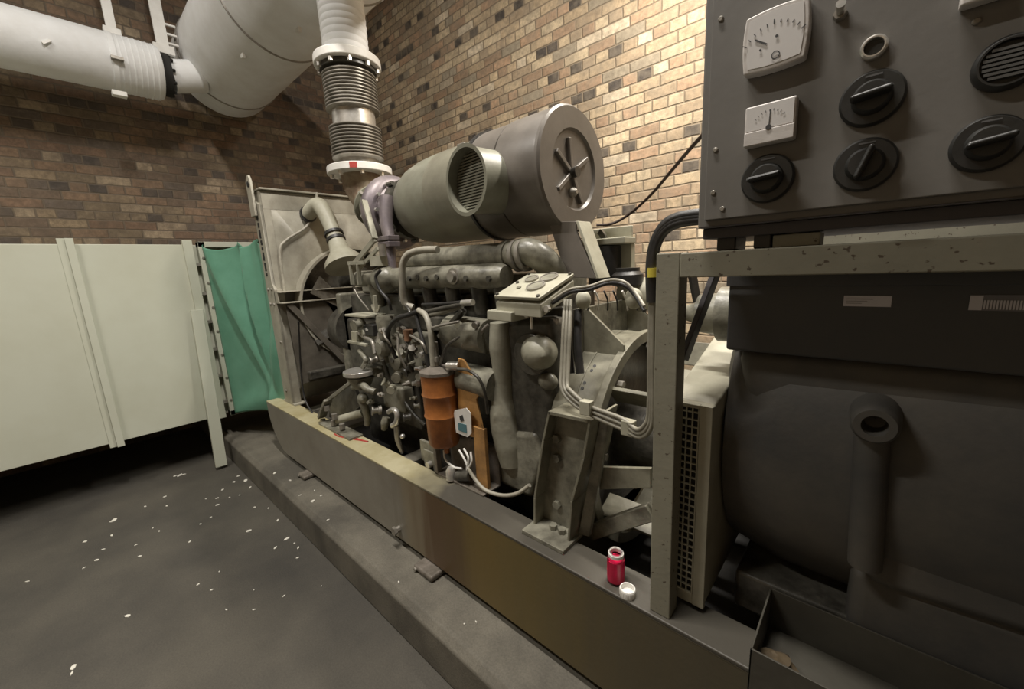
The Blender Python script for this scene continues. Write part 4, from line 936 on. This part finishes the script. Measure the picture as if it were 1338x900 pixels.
# rear engine mount bracket with flanges
mb_ = T('rear_engine_mount', 'tall flanged cream bracket bolted to the skid at the rear of the engine', 'engine mount', (P(725, 700, y=.95).x, .96, ZT))
MYF, MYW = .935, .985
L0 = [(716, 537), (708, 575), (697, 650), (697, 688)]; R0_ = [(769, 548), (760, 600), (745, 655), (741, 713)]
lp = [P(a, b, y=MYF) for a, b in L0]; rp_ = [P(a, b, y=MYF) for a, b in R0_]
lp[-1].z = ZT + .01; rp_[-1].z = ZT + .01
MB().prism([p + V((0, MYW - MYF, 0)) for p in lp] + [p + V((0, MYW - MYF, 0)) for p in rp_[::-1]], (0, .014, 0)).build('web', ENG, mb_, .003)
m = MB()
for A in (lp, rp_):
    for p, q_ in zip(A, A[1:]): m.prism([p, p + V((.009, 0, 0)), q_ + V((.009, 0, 0)), q_], (0, .16 if A is rp_ else .055, 0))
m.prism([lp[0], rp_[0], rp_[0] + V((0, 0, -.012)), lp[0] + V((0, 0, -.012))], (0, .10, 0)); m.build('side_flanges', FLY, mb_, .002)
m = MB(); m.box((lp[-1].x - .01, .865 + .02, ZT), (rp_[-1].x + .02, 1.12, ZT + .014)); m.build('base_plate', ENG, mb_, .002)
m = MB()
for px, py in ((728, 541), (729, 572), (729, 597), (729, 658)): m.bolt(P(px, py, y=MYW), (0, -1, 0), .015, .014)
m.bolt(P(755, 543, y=MYW), (0, -1, 0), .012, .012)
for px in (712, 730): c = P(px, 700, z=ZT + .014); m.bolt((c.x, .955, ZT + .014), (0, 0, 1), .014, .016)
m.each('bracket_bolt', ENG, mb_)
m = MB(); m.prism([rp_[0] + V((.009, .05, 0)), rp_[0] + V((.035, .06, 0)), rp_[-1] + V((.045, .06, 0)), rp_[-1] + V((.009, .05, 0))], (0, .02, 0)); m.build('side_gusset', ENG, mb_, .004)

# wiring conduits
wc = T('wiring_conduits', 'bundle of three pale conduits dropping past the flywheel housing and up the post', 'conduit', (-.6, .95, .9))
for k in range(3):
    o_ = k * 4.2
    pts = [P(738 + o_ * .9, 392, y=1.08), P(736 + o_, 430, y=1.03), P(734 + o_, 480, y=.99), P(733 + o_, 503, y=.965), P(742 + o_ * .3, 521 - o_ * 1.4, y=.95), P(768, 540 - o_ * 1.3, y=.935), P(812, 560 - o_ * 1.6, y=.925), P(835 - o_ * .4, 571 - o_ * 1.2, y=.915), P(849 - o_ * .7, 562 - o_ * .9, y=.905), P(853 - o_ * .6, 535, y=.905), P(853 - o_ * .5, 470, y=.905), P(854 - o_ * .4, 395, y=.905)]
    MB().tube(pts, .0062, 10).build('conduit', CONDUIT, wc)
for px, py in ((768, 532), (823, 558)):
    c = P(px, py, y=.93); MB().box(c - V((.02, .014, .022)), c + V((.014, .012, .02))).build('conduit_clip', CREAM, wc, .003)
for k in range(3):
    o_ = k * 4
    MB().tube([P(854 - o_ * .4, 395, y=.905), P(853 - o_ * .4, 350, y=.905), P(857 - o_ * .3, 322 - k * 2, y=.905), P(868, 302 - o_, y=.905), P(888, 291 - o_, y=.905), P(925, 286 - o_, y=.905)], .011, 10).build('flexible_sleeve', BLACK, wc)
MB().cyl(P(854, 362, y=.893), P(854, 350, y=.893), .014, n=12).build('yellow_tape', YEL, wc)
# harness over the gussets
hs = T('wiring_harness', 'dark wiring loom draped over the top gussets behind the gauge panel', 'cable', (P(790, 375, y=1.1).x, 1.1, 1.3))
for k, r_ in enumerate((.0045, .006)):
    MB().tube([P(722, 392 + k * 4, y=1.06), P(745, 378 + k * 4, y=1.05), P(770, 374 + k * 4, y=1.06), P(795, 366 + k * 4, y=1.08), P(815, 368 + k * 4, y=1.08), P(830, 382 + k * 4, y=1.08), P(842, 400 + k * 6, y=1.05)], r_, 10).build('loom', (HOSE, BLACK)[k], hs)
for k in range(6):
    a = (765 + k * 12, 380); MB().tube([P(*a, y=1.1), P(a[0] + 5, 392, y=1.12), P(a[0] + 3 + k, 405, y=1.14)], .003, 6).build('loose_wire', (BLACK, WHITE, BLACK)[k % 3], hs)
for px, py in ((762, 392), (828, 390)):
    c = P(px, py, y=1.10); MB().ball(c, .026, (1, .8, 1.2)).build('loom_boss', CREAM, hs)
for px in (744, 756):
    MB().tube([P(px, 405, y=1.1), P(px - 1, 450, y=1.06), P(px + 2, 488, y=1.04)], .014, 10).build('dark_sleeve', BLACK, hs)
# far side filters seen past the cleaner
ff = T('fuel_filter_set', 'pair of small fuel filters on a cream bracket behind the air cleaner bracket', 'fuel filter', (P(800, 360, y=1.7).x, 1.7, 1.42))
c = P(790, 375, y=1.70); 
MB().cyl(P(790, 372, y=1.70), P(790, 322, y=1.70), .075, n=24).build('canister', BLACK, ff)
m = MB(); a, b = P(805, 375, y=1.72), P(825, 318, y=1.72); m.box((a.x, 1.72, a.z), (b.x, 1.76, b.z)); m.build('bracket', CREAM, ff, .003)
m = MB(); a = P(790, 318, y=1.70); m.box(a - V((.09, .06, .01)), a + V((.13, .05, .02))); m.build('head', CREAM, ff, .006)
m = MB(); a = P(800, 303, y=1.75); m.box((a.x - .12, 1.74, a.z - .11), (a.x + .10, 1.76, a.z + .02)); m.build('rear_bracket', CREAM, ff, .004)
MB().ringband(P(776, 318, y=1.70), (0, -1, 0), .05, .075, .02, PI * .1, PI * 1.3).build('strap', ENGD, ff)
MB().lathe(P(820, 372, y=1.6), P(820, 350, y=1.6), [(0, .065), (.6, .065), (.8, .05), (1, .05)], 24).build('bowl', BLACK, ff)
m = MB(); a = P(838, 385, y=1.65); m.cyl(P(815, 382, y=1.65), P(858, 385, y=1.65), .07, n=24); m.build('pipe_stub', CREAM, ff)
m = MB()
pts = [P(780, 294, y=2.0), P(800, 292, y=2.0), P(822, 280, y=2.0), P(850, 255, y=1.9), P(880, 220, y=1.7), P(912, 183, y=1.5), V((-.255, 1.245, P(912, 183, y=1.5).z + .06))]
m.tube(pts, .007, 8); solo(m, 'slack_cable', paint('brown_cable', (.045, .028, .022), None, .5), 'thin dark cable hanging from the cabinet across the bright brick wall', 'cable')

# ================================================================ SUPPORT FRAME + CABINET
fr = T('support_frame', 'cream angle-iron frame with rust specks carrying the control cabinet', 'frame', (0.3, .9, ZT))
PX0, PX1 = -.357, -.306; ZTOP = 1.462
MB().box((PX0, .862, ZT), (PX1, .912, ZTOP)).build('post', FRAME, fr, .003)
MB().box((.95, .862, ZT), (1.0, .912, ZTOP)).build('post', FRAME, fr, .003)
MB().box((PX1 + .001, .858, ZTOP - .052), (1.0, .908, ZTOP - .002)).build('front_beam', FRAME, fr, .003)
for x in (PX0, .95): MB().box((x, 1.86, ZT), (x + .05, 1.91, ZTOP)).build('post', FRAME, fr, .003)
MB().box((PX0, 1.86, ZTOP), (1.0, 1.91, ZTOP + .05)).build('rear_beam', FRAME, fr, .003)
m = MB(); m.bar(P(938, 350, y=1.0), P(893, 470, y=.93), .012, .045, up=(0, 1, 0)); m.build('diagonal_brace', CABD, fr, .002)
m = MB(); m.bar(P(902, 345, y=1.05), P(912, 400, y=1.2), .01, .03, up=(0, 1, 0)); m.build('small_brace', CABD, fr, .002)
# blocks between frame and cabinet
cab = T('control_cabinet', 'grey generator control cabinet with meters and black rotary switches on the frame', 'control cabinet', (.3, .95, 1.5))
YCb = .835; cz0 = P(917, 289, y=YCb).z; cx0 = P(918, 150, y=YCb).x
ZCB = P(911, 299, y=YCb).z - .0
cxl = P(910, 296, y=YCb).x
blk = MB(); bz = ZTOP - .002
for px0, px1 in ((937, 962), (985, 1008)): blk.box((P(px0, 310, y=.87).x, .868, bz), (P(px1, 310, y=.87).x, .95, ZCB + .012))
blk.each('rubber_foot', BLACK, cab, .003)
MB().box((P(1010, 310, y=.87).x, .868, bz), (P(1072, 310, y=.87).x, .93, bz + .022)).box((.26, .868, bz), (.60, .93, bz + .03)).each('spacer_channel', FRAME, cab, .002)
MB().box((cxl, YCb + .006, ZCB), (.62, 1.25, 2.6)).build('cabinet_body', CAB, cab, .004)
MB().box((cxl, YCb, ZCB), (.62, YCb + .007, ZCB + .001)).build('lower_lip', CABD, cab)
pn = MB(); pn.box((P(921, 280, y=YCb).x, YCb - .004, cz0), (.61, YCb + .007, 2.58)); pn.build('front_panel', CAB, cab, .002)
YP = YCb - .004
MB().box((cxl + .006, YCb + .02, ZCB - .02), (.62, 1.22, ZCB)).build('under_tray', CABD, cab, .002)
def onp(px, py): return P(px, py, y=YP)
def quad(pix, nm, mat, par, d=.02, y=YP, bev=.003):
    pts = [P(a, b, y=y) for a, b in pix]; return MB().prism([p + V((0, -d, 0)) for p in pts], (0, d, 0)).build(nm, mat, par, bev)
def rect(x0, x1, z0, z1, nm, mat, par, d, y=YP, bev=.003): return MB().box((x0, y - d, z0), (x1, y, z1)).build(nm, mat, par, bev)
# meter 1 (barrel shaped)
D1 = .022
tl, tr, br, bl = [P(a, b, y=YP - D1) for a, b in ((971, 23), (1057, -3), (1052, 72), (975, 99))]
x0 = (tl.x + bl.x) / 2; x1 = (tr.x + br.x) / 2; z0 = (bl.z + br.z) / 2; z1 = (tl.z + tr.z) / 2
me1 = bpy.data.objects.new('ammeter', None); C.objects.link(me1); me1.parent = cab; me1.location = (0, 0, 0)
def barrel(x0, x1, z0, z1, b=.04):
    o = []; hx, hz = (x1 - x0), (z1 - z0)
    for k in range(9): t = k / 8; o.append((x0 + hx * t, z0 - math.sin(PI * t) * b * hz))
    for k in range(1, 9): t = k / 8; o.append((x1 + math.sin(PI * t) * b * hx, z0 + hz * t))
    for k in range(1, 9): t = k / 8; o.append((x1 - hx * t, z1 + math.sin(PI * t) * b * hz))
    for k in range(1, 8): t = k / 8; o.append((x0 - math.sin(PI * t) * b * hx, z1 - hz * t))
    return o
me1.name = 'ammeter'
MB().prism([(x, YP - D1, z) for x, z in barrel(x0, x1, z0, z1)], (0, D1, 0)).build('bezel', BEZEL, me1, .003)
ins = (x1 - x0) * .075
MB().prism([(x, YP - D1 - .001, z) for x, z in barrel(x0 + ins, x1 - ins, z0 + ins, z1 - ins)], (0, .001, 0)).build('dial_face', DIAL, me1)
yd = YP - D1 - .0018; cx, cz_ = (x0 + x1) / 2 - (x1 - x0) * .02, z0 + (z1 - z0) * .20; ww = x1 - x0
m = MB(); 
for k in range(11):
    a = PI * .82 - k * PI * .64 / 10; e = V((math.cos(a), 0, math.sin(a))); c = V((cx, yd, cz_)); m.bar(c + e * ww * .52, c + e * ww * (.60 if k % 5 == 0 else .57), .0012, .0006, (0, 1, 0))
m.bar(V((cx - ww * .10, yd, cz_ + ww * .22)), V((cx - ww * .30, yd, cz_ + ww * .36)), .0022, .0006, (0, 1, 0))
m.ringband((cx + ww * .06, yd, cz_ - ww * .02), (0, -1, 0), ww * .055, ww * .07, .0006)
m.cyl((cx + ww * .06, yd, cz_ + ww * .30), (cx + ww * .06, yd - .0006, cz_ + ww * .30), ww * .025, n=12); m.cyl((cx - ww * .2, yd, cz_ + ww * .15), (cx - ww * .2, yd - .0006, cz_ + ww * .15), ww * .02, n=12)
m.build('scale_marks', INK, me1, 0, False)
def text(s_, size, loc, mat, par, nm='lettering'):
    cu = bpy.data.curves.new(nm, 'FONT'); cu.body = s_; cu.size = size; cu.extrude = .0003; cu.align_x = 'CENTER'; cu.align_y = 'CENTER'
    o = bpy.data.objects.new(nm, cu); C.objects.link(o); dg = bpy.context.evaluated_depsgraph_get(); me = bpy.data.meshes.new_from_object(o.evaluated_get(dg)); bpy.data.objects.remove(o)
    ob = bpy.data.objects.new(nm, me); C.objects.link(ob); me.materials.clear(); me.materials.append(mat); ob.parent = par
    for v in me.vertices: v.co = V((v.co.x, -v.co.z, v.co.y)) + V(loc) - org(par)
    return ob
# meter 2
D2 = .02
tl, tr, br, bl = [P(a, b, y=YP - D2) for a, b in ((973, 141), (1042, 124), (1038, 179), (972, 194))]
x0 = (tl.x + bl.x) / 2; x1 = (tr.x + br.x) / 2; z0 = (bl.z + br.z) / 2; z1 = (tl.z + tr.z) / 2
me2 = bpy.data.objects.new('centre_zero_meter', None); C.objects.link(me2); me2.parent = cab
rect(x0, x1, z0, z1, 'meter_case', BEZEL, me2, D2)
zm = z0 + (z1 - z0) * .38
rect(x0 + .003, x1 - .003, zm, z1 - .003, 'dial_face', DIAL, me2, D2 + .0012, bev=0)
rect(x0 + .001, x1 - .001, z0 + .001, zm - .002, 'lower_cover', BEZEL, me2, D2 + .003, bev=.001)
yd = YP - D2 - .002; m = MB(); cxm = (x0 + x1) / 2; m.bar((cxm, yd, zm + .002), (cxm + .001, yd, z1 - .012), .0012, .0005, (0, 1, 0)); m.cyl((cxm, yd - .002, zm), (cxm, yd, zm), .004, n=14)
for k in range(9): a = PI * .78 - k * PI * .56 / 8; e = V((math.cos(a), 0, math.sin(a))); m.bar(V((cxm, yd, zm)) + e * .024, V((cxm, yd, zm)) + e * .027, .0007, .0004, (0, 1, 0))
m.build('scale_marks', INK, me2, 0, False)
# top-edge meters
def topmeter(pixl, pixr, py, nm):
    a, b = P(pixl, py, y=YP - .02), P(pixr, py - 8, y=YP - .02); t_ = bpy.data.objects.new(nm, None); C.objects.link(t_); t_.parent = cab
    rect(a.x, b.x, a.z, a.z + (b.x - a.x), 'meter_case', BEZEL, t_, .02); rect(a.x + .006, b.x - .006, a.z + .012, a.z + (b.x - a.x) - .006, 'dial_face', DIAL, t_, .0215, bev=0)
topmeter(1254, 1325, 9, 'voltmeter')
# switches
def switch(px, py, rx, ang, style='bar'):
    c = onp(px, py); l, r_ = onp(px - rx, py), onp(px + rx, py); rr = abs(r_.x - l.x) / 2 * .985
    t_ = bpy.data.objects.new('rotary_switch', None); C.objects.link(t_); t_.parent = cab
    MB().lathe(c, c + V((0, -.010, 0)), [(0, rr), (.6, rr), (1, rr - .003)], 56).build('switch_plate', KNOB, t_)
    MB().lathe(c + V((0, -.010, 0)), c + V((0, -.022, 0)), [(0, rr * .62), (.5, rr * .6), (1, rr * .5)], 40).build('knob_base', KNOB, t_)
    e = V((math.cos(ang), 0, math.sin(ang)))
    m = MB(); f0 = c + V((0, -.030, 0)); m.bar(f0 - e * rr * .62, f0 + e * rr * .62, rr * .2, .026, up=(0, 1, 0)); m.build('handle', KNOB, t_, .004)
    if style != 'nomark':
        m = MB(); f1 = c + V((0, -.0105, 0)); m.box(f1 + V((-rr * .25, -.0004, rr * .76)), f1 + V((rr * .25, 0, rr * .82))); m.build('engraving', paint('engraved_grey', (.12, .12, .12), None, .6), t_, 0, False)
    return t_
switch(1139, 130, 44, .12); switch(1130, 216, 43, PI / 2 - .35); switch(1003, 234, 35, .1); switch(1289, 189, 52, .15)
# round louvred disc, top right
c = onp(1316, 84); rr = abs(onp(1368, 84).x - onp(1270, 84).x) / 2
t_ = bpy.data.objects.new('round_vent', None); C.objects.link(t_); t_.parent = cab
MB().lathe(c, c + V((0, -.014, 0)), [(0, rr), (.6, rr), (1, rr - .004), (1, rr * .8), (.5, rr * .78), (.5, .001)], 48, cap=False).build('ring', KNOB, t_)
m = MB(); lp_ = P(1300, 84, y=YP - .01)
for k in range(-3, 4):
    zz = c.z + k * rr * .17; hw = math.sqrt(max(.0001, (rr * .72) ** 2 - (k * rr * .17) ** 2)); m.box((c.x - hw, YP - .013, zz - .0016), (c.x + hw, YP - .0075, zz + .0016))
m.each('louvre_bar', paint('louvre_grey', (.11, .11, .105), None, .35), t_)
# pilot ring and toggle
c = onp(1142, 64); rr = abs(onp(1160, 64).x - onp(1124, 64).x) / 2
t_ = bpy.data.objects.new('push_button', None); C.objects.link(t_); t_.parent = cab
MB().lathe(c, c + V((0, -.012, 0)), [(0, rr), (.8, rr), (1, rr * .86), (1, rr * .74), (.4, rr * .7)], 36, cap=False).build('chrome_ring', BRIGHT, t_)
MB().lathe(c, c + V((0, -.006, 0)), [(0, rr * .72), (1, rr * .66)], 30).build('button', KNOB, t_)
c = onp(1098, 20); t_ = bpy.data.objects.new('toggle_switch', None); C.objects.link(t_); t_.parent = cab
MB().lathe(c, c + V((0, -.01, 0)), [(0, .009), (1, .008)], 6).build('nut', STEEL, t_)
MB().lathe(c + V((0, -.01, 0)), c + V((.002, -.028, .004)), [(0, .004), (.6, .005), (1, .006)], 14).build('lever', BRIGHT, t_)
m = MB()
for px, py in ((942, 25), (935, 196), (932, 252), (944, 273), (1276, 28)): m.lathe(onp(px, py), onp(px, py) + V((0, -.003, 0)), [(0, .0045), (.5, .0045), (1, .003)], 14)
m.each('panel_screw', STEEL, cab)

# ================================================================ ALTERNATOR
al = T('alternator', 'large dark grey generator alternator body under the control cabinet', 'generator', (.35, YC, ZT))
YG = .97
gl = P(952, 363, y=YG); zt_b = gl.z; zb_b = P(949, 457, y=YG).z
TB = MB(); TB.box((-.238, YG, zb_b), (1.2, 1.80, zt_b)); TB.build('terminal_box', GBOX, al, .006)
MB().box((-.242, YG - .006, zt_b - .018), (1.2, 1.81, zt_b + .004)).build('terminal_box_lid', GBOX, al, .002)
# body below the box: barrel, shoulders
GZ = 1.02
MB().lathe((-.27, YC, GZ - .02), (1.25, YC, GZ - .02), [(0, .30), (.02, .40), (.10, .432), (.35, .438), (1, .438)], 72).build('barrel', GENP, al)
# shoulder casting from the box to the barrel
sp_ = [(953, 458), (1338, 490), (1338, 600), (1080, 600), (1040, 640), (980, 560), (955, 520)]
MB().prism([(-.225, 1.00, zb_b), (.9, 1.00, zb_b), (.9, .99, GZ - .2), (.05, .985, GZ - .25), (-.19, 1.02, GZ)], (0, .3, 0)).build('shoulder', GENP, al, .03)
# lifting lug: ring and tapered column
c = P(1143, 557, y=.92); r_ = abs(P(1178, 557, y=.92).x - P(1108, 557, y=.92).x) / 2
MB().lathe(c + V((0, .10, 0)), c, [(0, r_ * 1.15), (.8, r_ * 1.02), (.93, r_), (1, r_ * .86), (1, r_ * .55), (.6, r_ * .45), (.55, .001)], 40, cap=False).build('lifting_boss', GENP, al)
cb = P(1130, 640, y=.95); MB().lathe((c.x - .002, .960, c.z - r_ * .6), (P(1130, 735, y=.98).x, .975, P(1130, 735, y=.98).z), [(0, r_ * .74), (.5, r_ * .78), (1, r_ * .78)], 32).build('boss_column', GENP, al)
MB().box((P(1112, 740, y=1.0).x, 1.0, .58), (.9, 1.2, .80)).build('foot_casting', GENP, al, .03)
MB().box((-.2, 1.02, ZT - .01), (1.2, 1.78, .66)).build('feet', ENGD, al, .01)
# air inlet cover with grille
gx0, gx1 = P(882, 600, y=.935).x, P(911, 600, y=.935).x; gz0 = P(905, 775, y=.935).z; gz1 = P(890, 535, y=.935).z
yg = .935
m = MB(); zt_g = P(893, 525, y=yg).z
m.box((gx0 - .02, yg + .006, gz0 - .02), (gx1 + .03, 1.86, zt_g)); m.build('inlet_cover', CREAM, al, .005)
m = MB(); m.box((gx1 + .002, yg - .004, gz0 - .03), (gx1 + .03, yg + .01, zt_g)); m.box((gx0 - .03, yg - .003, gz1 + .01), (gx1 + .002, yg + .01, zt_g - .001)); m.box((gx0 - .03, yg - .003, gz0 - .03), (gx1 + .002, yg + .01, gz0)); m.build('cover_rim', CREAM, al, .002)
MB().box((gx0 - .03, yg + .004, gz0), (gx1, yg + .0058, gz1 + .01)).build('grille_backing', DARK, al)  # dark sheet standing for the shade behind the grille
m = MB(); n_ = 26
for k in range(n_ + 1): z = gz0 + (gz1 - gz0) * k / n_; m.box((gx0 - .03, yg - .002, z - .0018), (gx1, yg + .003, z + .0018))
for k in range(7): x = gx0 - .03 + (gx1 - gx0 + .03) * k / 6; m.box((x - .0015, yg - .003, gz0), (x + .0015, yg + .002, gz1 + .01))
m.build('grille', CREAM, al, 0, False)
# prism top that slopes to the body
m = MB(); m.prism([(gx0 - .02, yg + .02, zt_g), (gx1 + .03, yg + .02, zt_g), (gx1 + .05, YC - .1, zt_g + .10), (gx0 - .02, YC - .1, zt_g + .10)], (0, .02, -.05)); m.build('sloping_top', CREAM, al, .004)
# cable gland on the left of the terminal box
c = P(938, 410, y=1.12); m = MB(); m.lathe(c + V((-.08, 0, 0)), c + V((.06, 0, 0)), [(0, .02), (.2, .03), (.25, .05), (.6, .055), (.62, .07), (1, .07)], 24); m.build('cable_gland', ENG, al)
# labels on the terminal box
yl = YG - .0005
def lbl(px0, py0, px1, py1, nm, mat, d=.0012, par=al, y=YG): 
    a, b = P(px0, py0, y=y), P(px1, py1, y=y); return MB().box((a.x, y - d, b.z), (b.x, y, a.z)).build(nm, mat, par, 0, False)
LB = lbl(1103, 386, 1164, 401, 'white_label', LABEL)
m = MB()
a, b = P(1106, 389, y=YG), P(1140, 398, y=YG)
for k in range(3): z = a.z + (b.z - a.z) * (k + .5) / 3; m.box((a.x, YG - .002, z - .0007), (a.x + (b.x - a.x) * (1, .8, .6)[k], YG - .0012, z + .0007))
m.build('label_print', paint('faint_print', (.42, .41, .44), None, .6, bump=0), al, 0, False)
lbl(1268, 385, 1345, 407, 'data_plate', paint('plate_grey', (.20, .20, .22), None, .45, bump=0))
lbl(1268, 386, 1282, 405, 'plate_logo_field', LABEL, .002)
m = MB(); a, b = P(1286, 392, y=YG), P(1345, 405, y=YG)
for k in range(14): x = a.x + (b.x - a.x) * k / 14; m.box((x, YG - .002, b.z), (x + (b.x - a.x) * .04, YG - .0012, a.z))
m.build('plate_print', LABEL, al, 0, False)

# ================================================================ TRAY bottom right
ty = .86; ta, tb, tcn = P(1008, 768, z=.70), P(976, 850, z=.70), P(1338, 905, z=.70)
tr_ = T('parts_tray', 'deep grimy steel tray with rags lying in it beneath the generator', 'tray', (.2, .87, ZT))
tx0, tx1, ty0, ty1, tz0, tz1 = -.135, .62, .80, .925, ZT + .001, .665
tz1 = .672
a = P(978, 846, z=tz1); b = P(1008, 768, z=tz1); tx0 = (a.x + b.x) / 2; ty0, ty1 = a.y, b.y
for nm, lo, hi in (('left_side', (tx0, ty0, tz0), (tx0 + .004, ty1, tz1)), ('front_side', (tx0, ty0, tz0), (tx1, ty0 + .004, tz1)), ('back_side', (tx0, ty1 - .004, tz0), (tx1, ty1, tz1)), ('right_side', (tx1 - .004, ty0, tz0), (tx1, ty1, tz1)), ('tray_floor', (tx0, ty0, tz0), (tx1, ty1, tz0 + .004))):
    MB().box(lo, hi).build(nm, TRAY, tr_, .001)
def lump(c, r, sc, nm, mat, lab, cat, grp=None):
    m = MB(); m.ball((0, 0, 0), r, (1, 1, 1), 14); random.seed(int(c[0] * 1000) + 5)
    for v in m.b.verts: v.co = V((v.co.x * sc[0], v.co.y * sc[1], v.co.z * sc[2])) * random.uniform(.72, 1.2) + V(c) + V((0, 0, r * sc[2]))
    return solo(m, nm, mat, lab, cat, grp)
lump((tx0 + .04, ty0 + .07, tz0 + .005), .028, (1.2, 1.1, .9), 'oily_rag', WOODISH, 'crumpled brown oily rag in the corner of the grimy tray', 'rag')
c = P(1076, 888, z=.62); MB_ = MB().box((tx0 + .10, ty0 + .015, tz0 + .005), (tx0 + .16, ty0 + .05, tz0 + .009)); solo(MB_, 'paper_scrap', FLAKE, 'torn pale paper scrap in the grimy tray', 'paper scrap')

# ================================================================ BOTTLE + CAP
bc = P(797, 768, z=ZT); bc = V((bc.x + .0, .895, ZT))
bt = T('sample_bottle', 'small clear bottle of pink coolant standing on the near skid rail', 'bottle', bc)
hb_ = P(796, 716, y=bc.y).z - ZT; rb = .0245
MB().lathe(bc, bc + V((0, 0, hb_)), [(0, rb * .85), (.03, rb), (.74, rb), (.82, rb * .86), (.84, rb * .80), (.97, rb * .80), (1, rb * .78), (1, rb * .62), (.84, rb * .62), (.76, rb * .84), (.05, rb * .9), (.04, .001)], 36, cap=False).build('bottle_wall', PLAST, bt)
MB().lathe(bc + V((0, 0, .004)), bc + V((0, 0, hb_ * .74)), [(0, rb * .80), (.03, rb * .91), (1, rb * .91)], 32).build('coolant', PINK, bt)
MB().ringband(bc + V((0, 0, hb_ * .86)), (0, 0, 1), rb * .62, rb * .86, hb_ * .11).build('neck', WHITE, bt, .001)
cc = P(820, 777, z=ZT); cc = V((cc.x, cc.y, ZT)); rc = .021
MB_ = MB(); MB_.lathe(cc, cc + V((0, 0, .022)), [(0, rc * .98), (.9, rc), (1, rc * .93), (1, rc * .82), (.35, rc * .80), (.3, .001)], 36, cap=False)
cp = T('bottle_cap', 'white screw cap lying upturned beside the pink coolant bottle', 'bottle cap', cc)
MB_.build('cap_shell', WHITE, cp)
m = MB()
for k in range(30): a = k * 2 * PI / 30; m.box(cc + V((rc * math.cos(a) - .0006, rc * math.sin(a) - .0006, .002)), cc + V((rc * math.cos(a) + .0006, rc * math.sin(a) + .0006, .019)))
m.build('grip_ridges', WHITE, cp)

# ================================================================ PAINT FLAKES
fl_pix = [(150, 679, 11), (145, 682, 5), (216, 649, 5), (190, 662, 4), (218, 661, 4), (111, 708, 6), (135, 718, 5), (127, 732, 7), (183, 727, 6), (178, 712, 4), (110, 742, 4), (146, 700, 6), (235, 621, 10), (229, 622, 6),
          (312, 622, 5), (306, 630, 6), (321, 628, 8), (291, 640, 6), (284, 651, 4), (284, 660, 6), (327, 637, 6), (269, 652, 3), (276, 676, 4), (333, 663, 4), (351, 664, 4), (325, 694, 9), (363, 680, 6), (360, 716, 7), (375, 704, 8), (390, 716, 6), (389, 729, 4), (385, 710, 3),
          (371, 779, 5), (277, 771, 5), (296, 797, 5), (332, 797, 5), (259, 764, 4), (332, 771, 3), (287, 747, 3), (96, 872, 10), (94, 880, 7), (167, 805, 8), (36, 760, 5), (240, 620, 6), (262, 685, 4), (248, 708, 4), (200, 690, 3), (208, 694, 4), (420, 766, 3), (300, 650, 3), (313, 600 + 47, 3)]
def flake(c, s_, ang):
    b = bmesh.new(); n = 6; rs = [random.uniform(.55, 1) for _ in range(n)]
    m = MB(); m.b.free(); m.b = b
    m.prism([(s_ * rs[i] * math.cos(2 * PI * i / n), .55 * s_ * rs[i] * math.sin(2 * PI * i / n), 0) for i in range(n)], (0, 0, .0035)); return m
protos = []
random.seed(5)
for i in range(5):
    o = flake((0, 0, 0), .01, 0).build('paint_flake', FLAKE, None, 0, False); protos.append(o)
G1 = 'white paint flakes scattered on the dark floor'; G2 = 'white paint flakes lying on the concrete plinth'
used = set()
def place_flake(p, sz, lab, grp):
    k = random.randrange(5)
    if k in used: o = protos[k].copy(); C.objects.link(o)
    else: o = protos[k]; used.add(k)
    o.location = p; o.scale = (sz / .01,) * 2 + (1,); o.rotation_euler = (0, 0, random.uniform(0, 3)); tag(o, lab, 'paint flake', grp)
for px, py, s_ in fl_pix:
    p = P(px, py, z=0); place_flake(V((p.x, p.y, .0005)), max(.0045, S(p, s_ * .55)), 'small white paint flake lying on the dark floor', G1)
for px, py, s_ in ((357, 619, 7), (379, 628, 6), (411, 641, 4), (388, 649, 5), (409, 655, 9), (420, 648, 5), (428, 680, 5), (607, 816, 4), (622, 813, 5), (505, 772, 5)):
    p = P(px, py, z=ZP); place_flake(V((p.x, max(p.y, .715), ZP + .0005)), max(.004, S(p, s_ * .5)), 'small white paint flake on top of the concrete plinth', G2)
for i in range(5):
    if i not in used: bpy.data.objects.remove(protos[i])
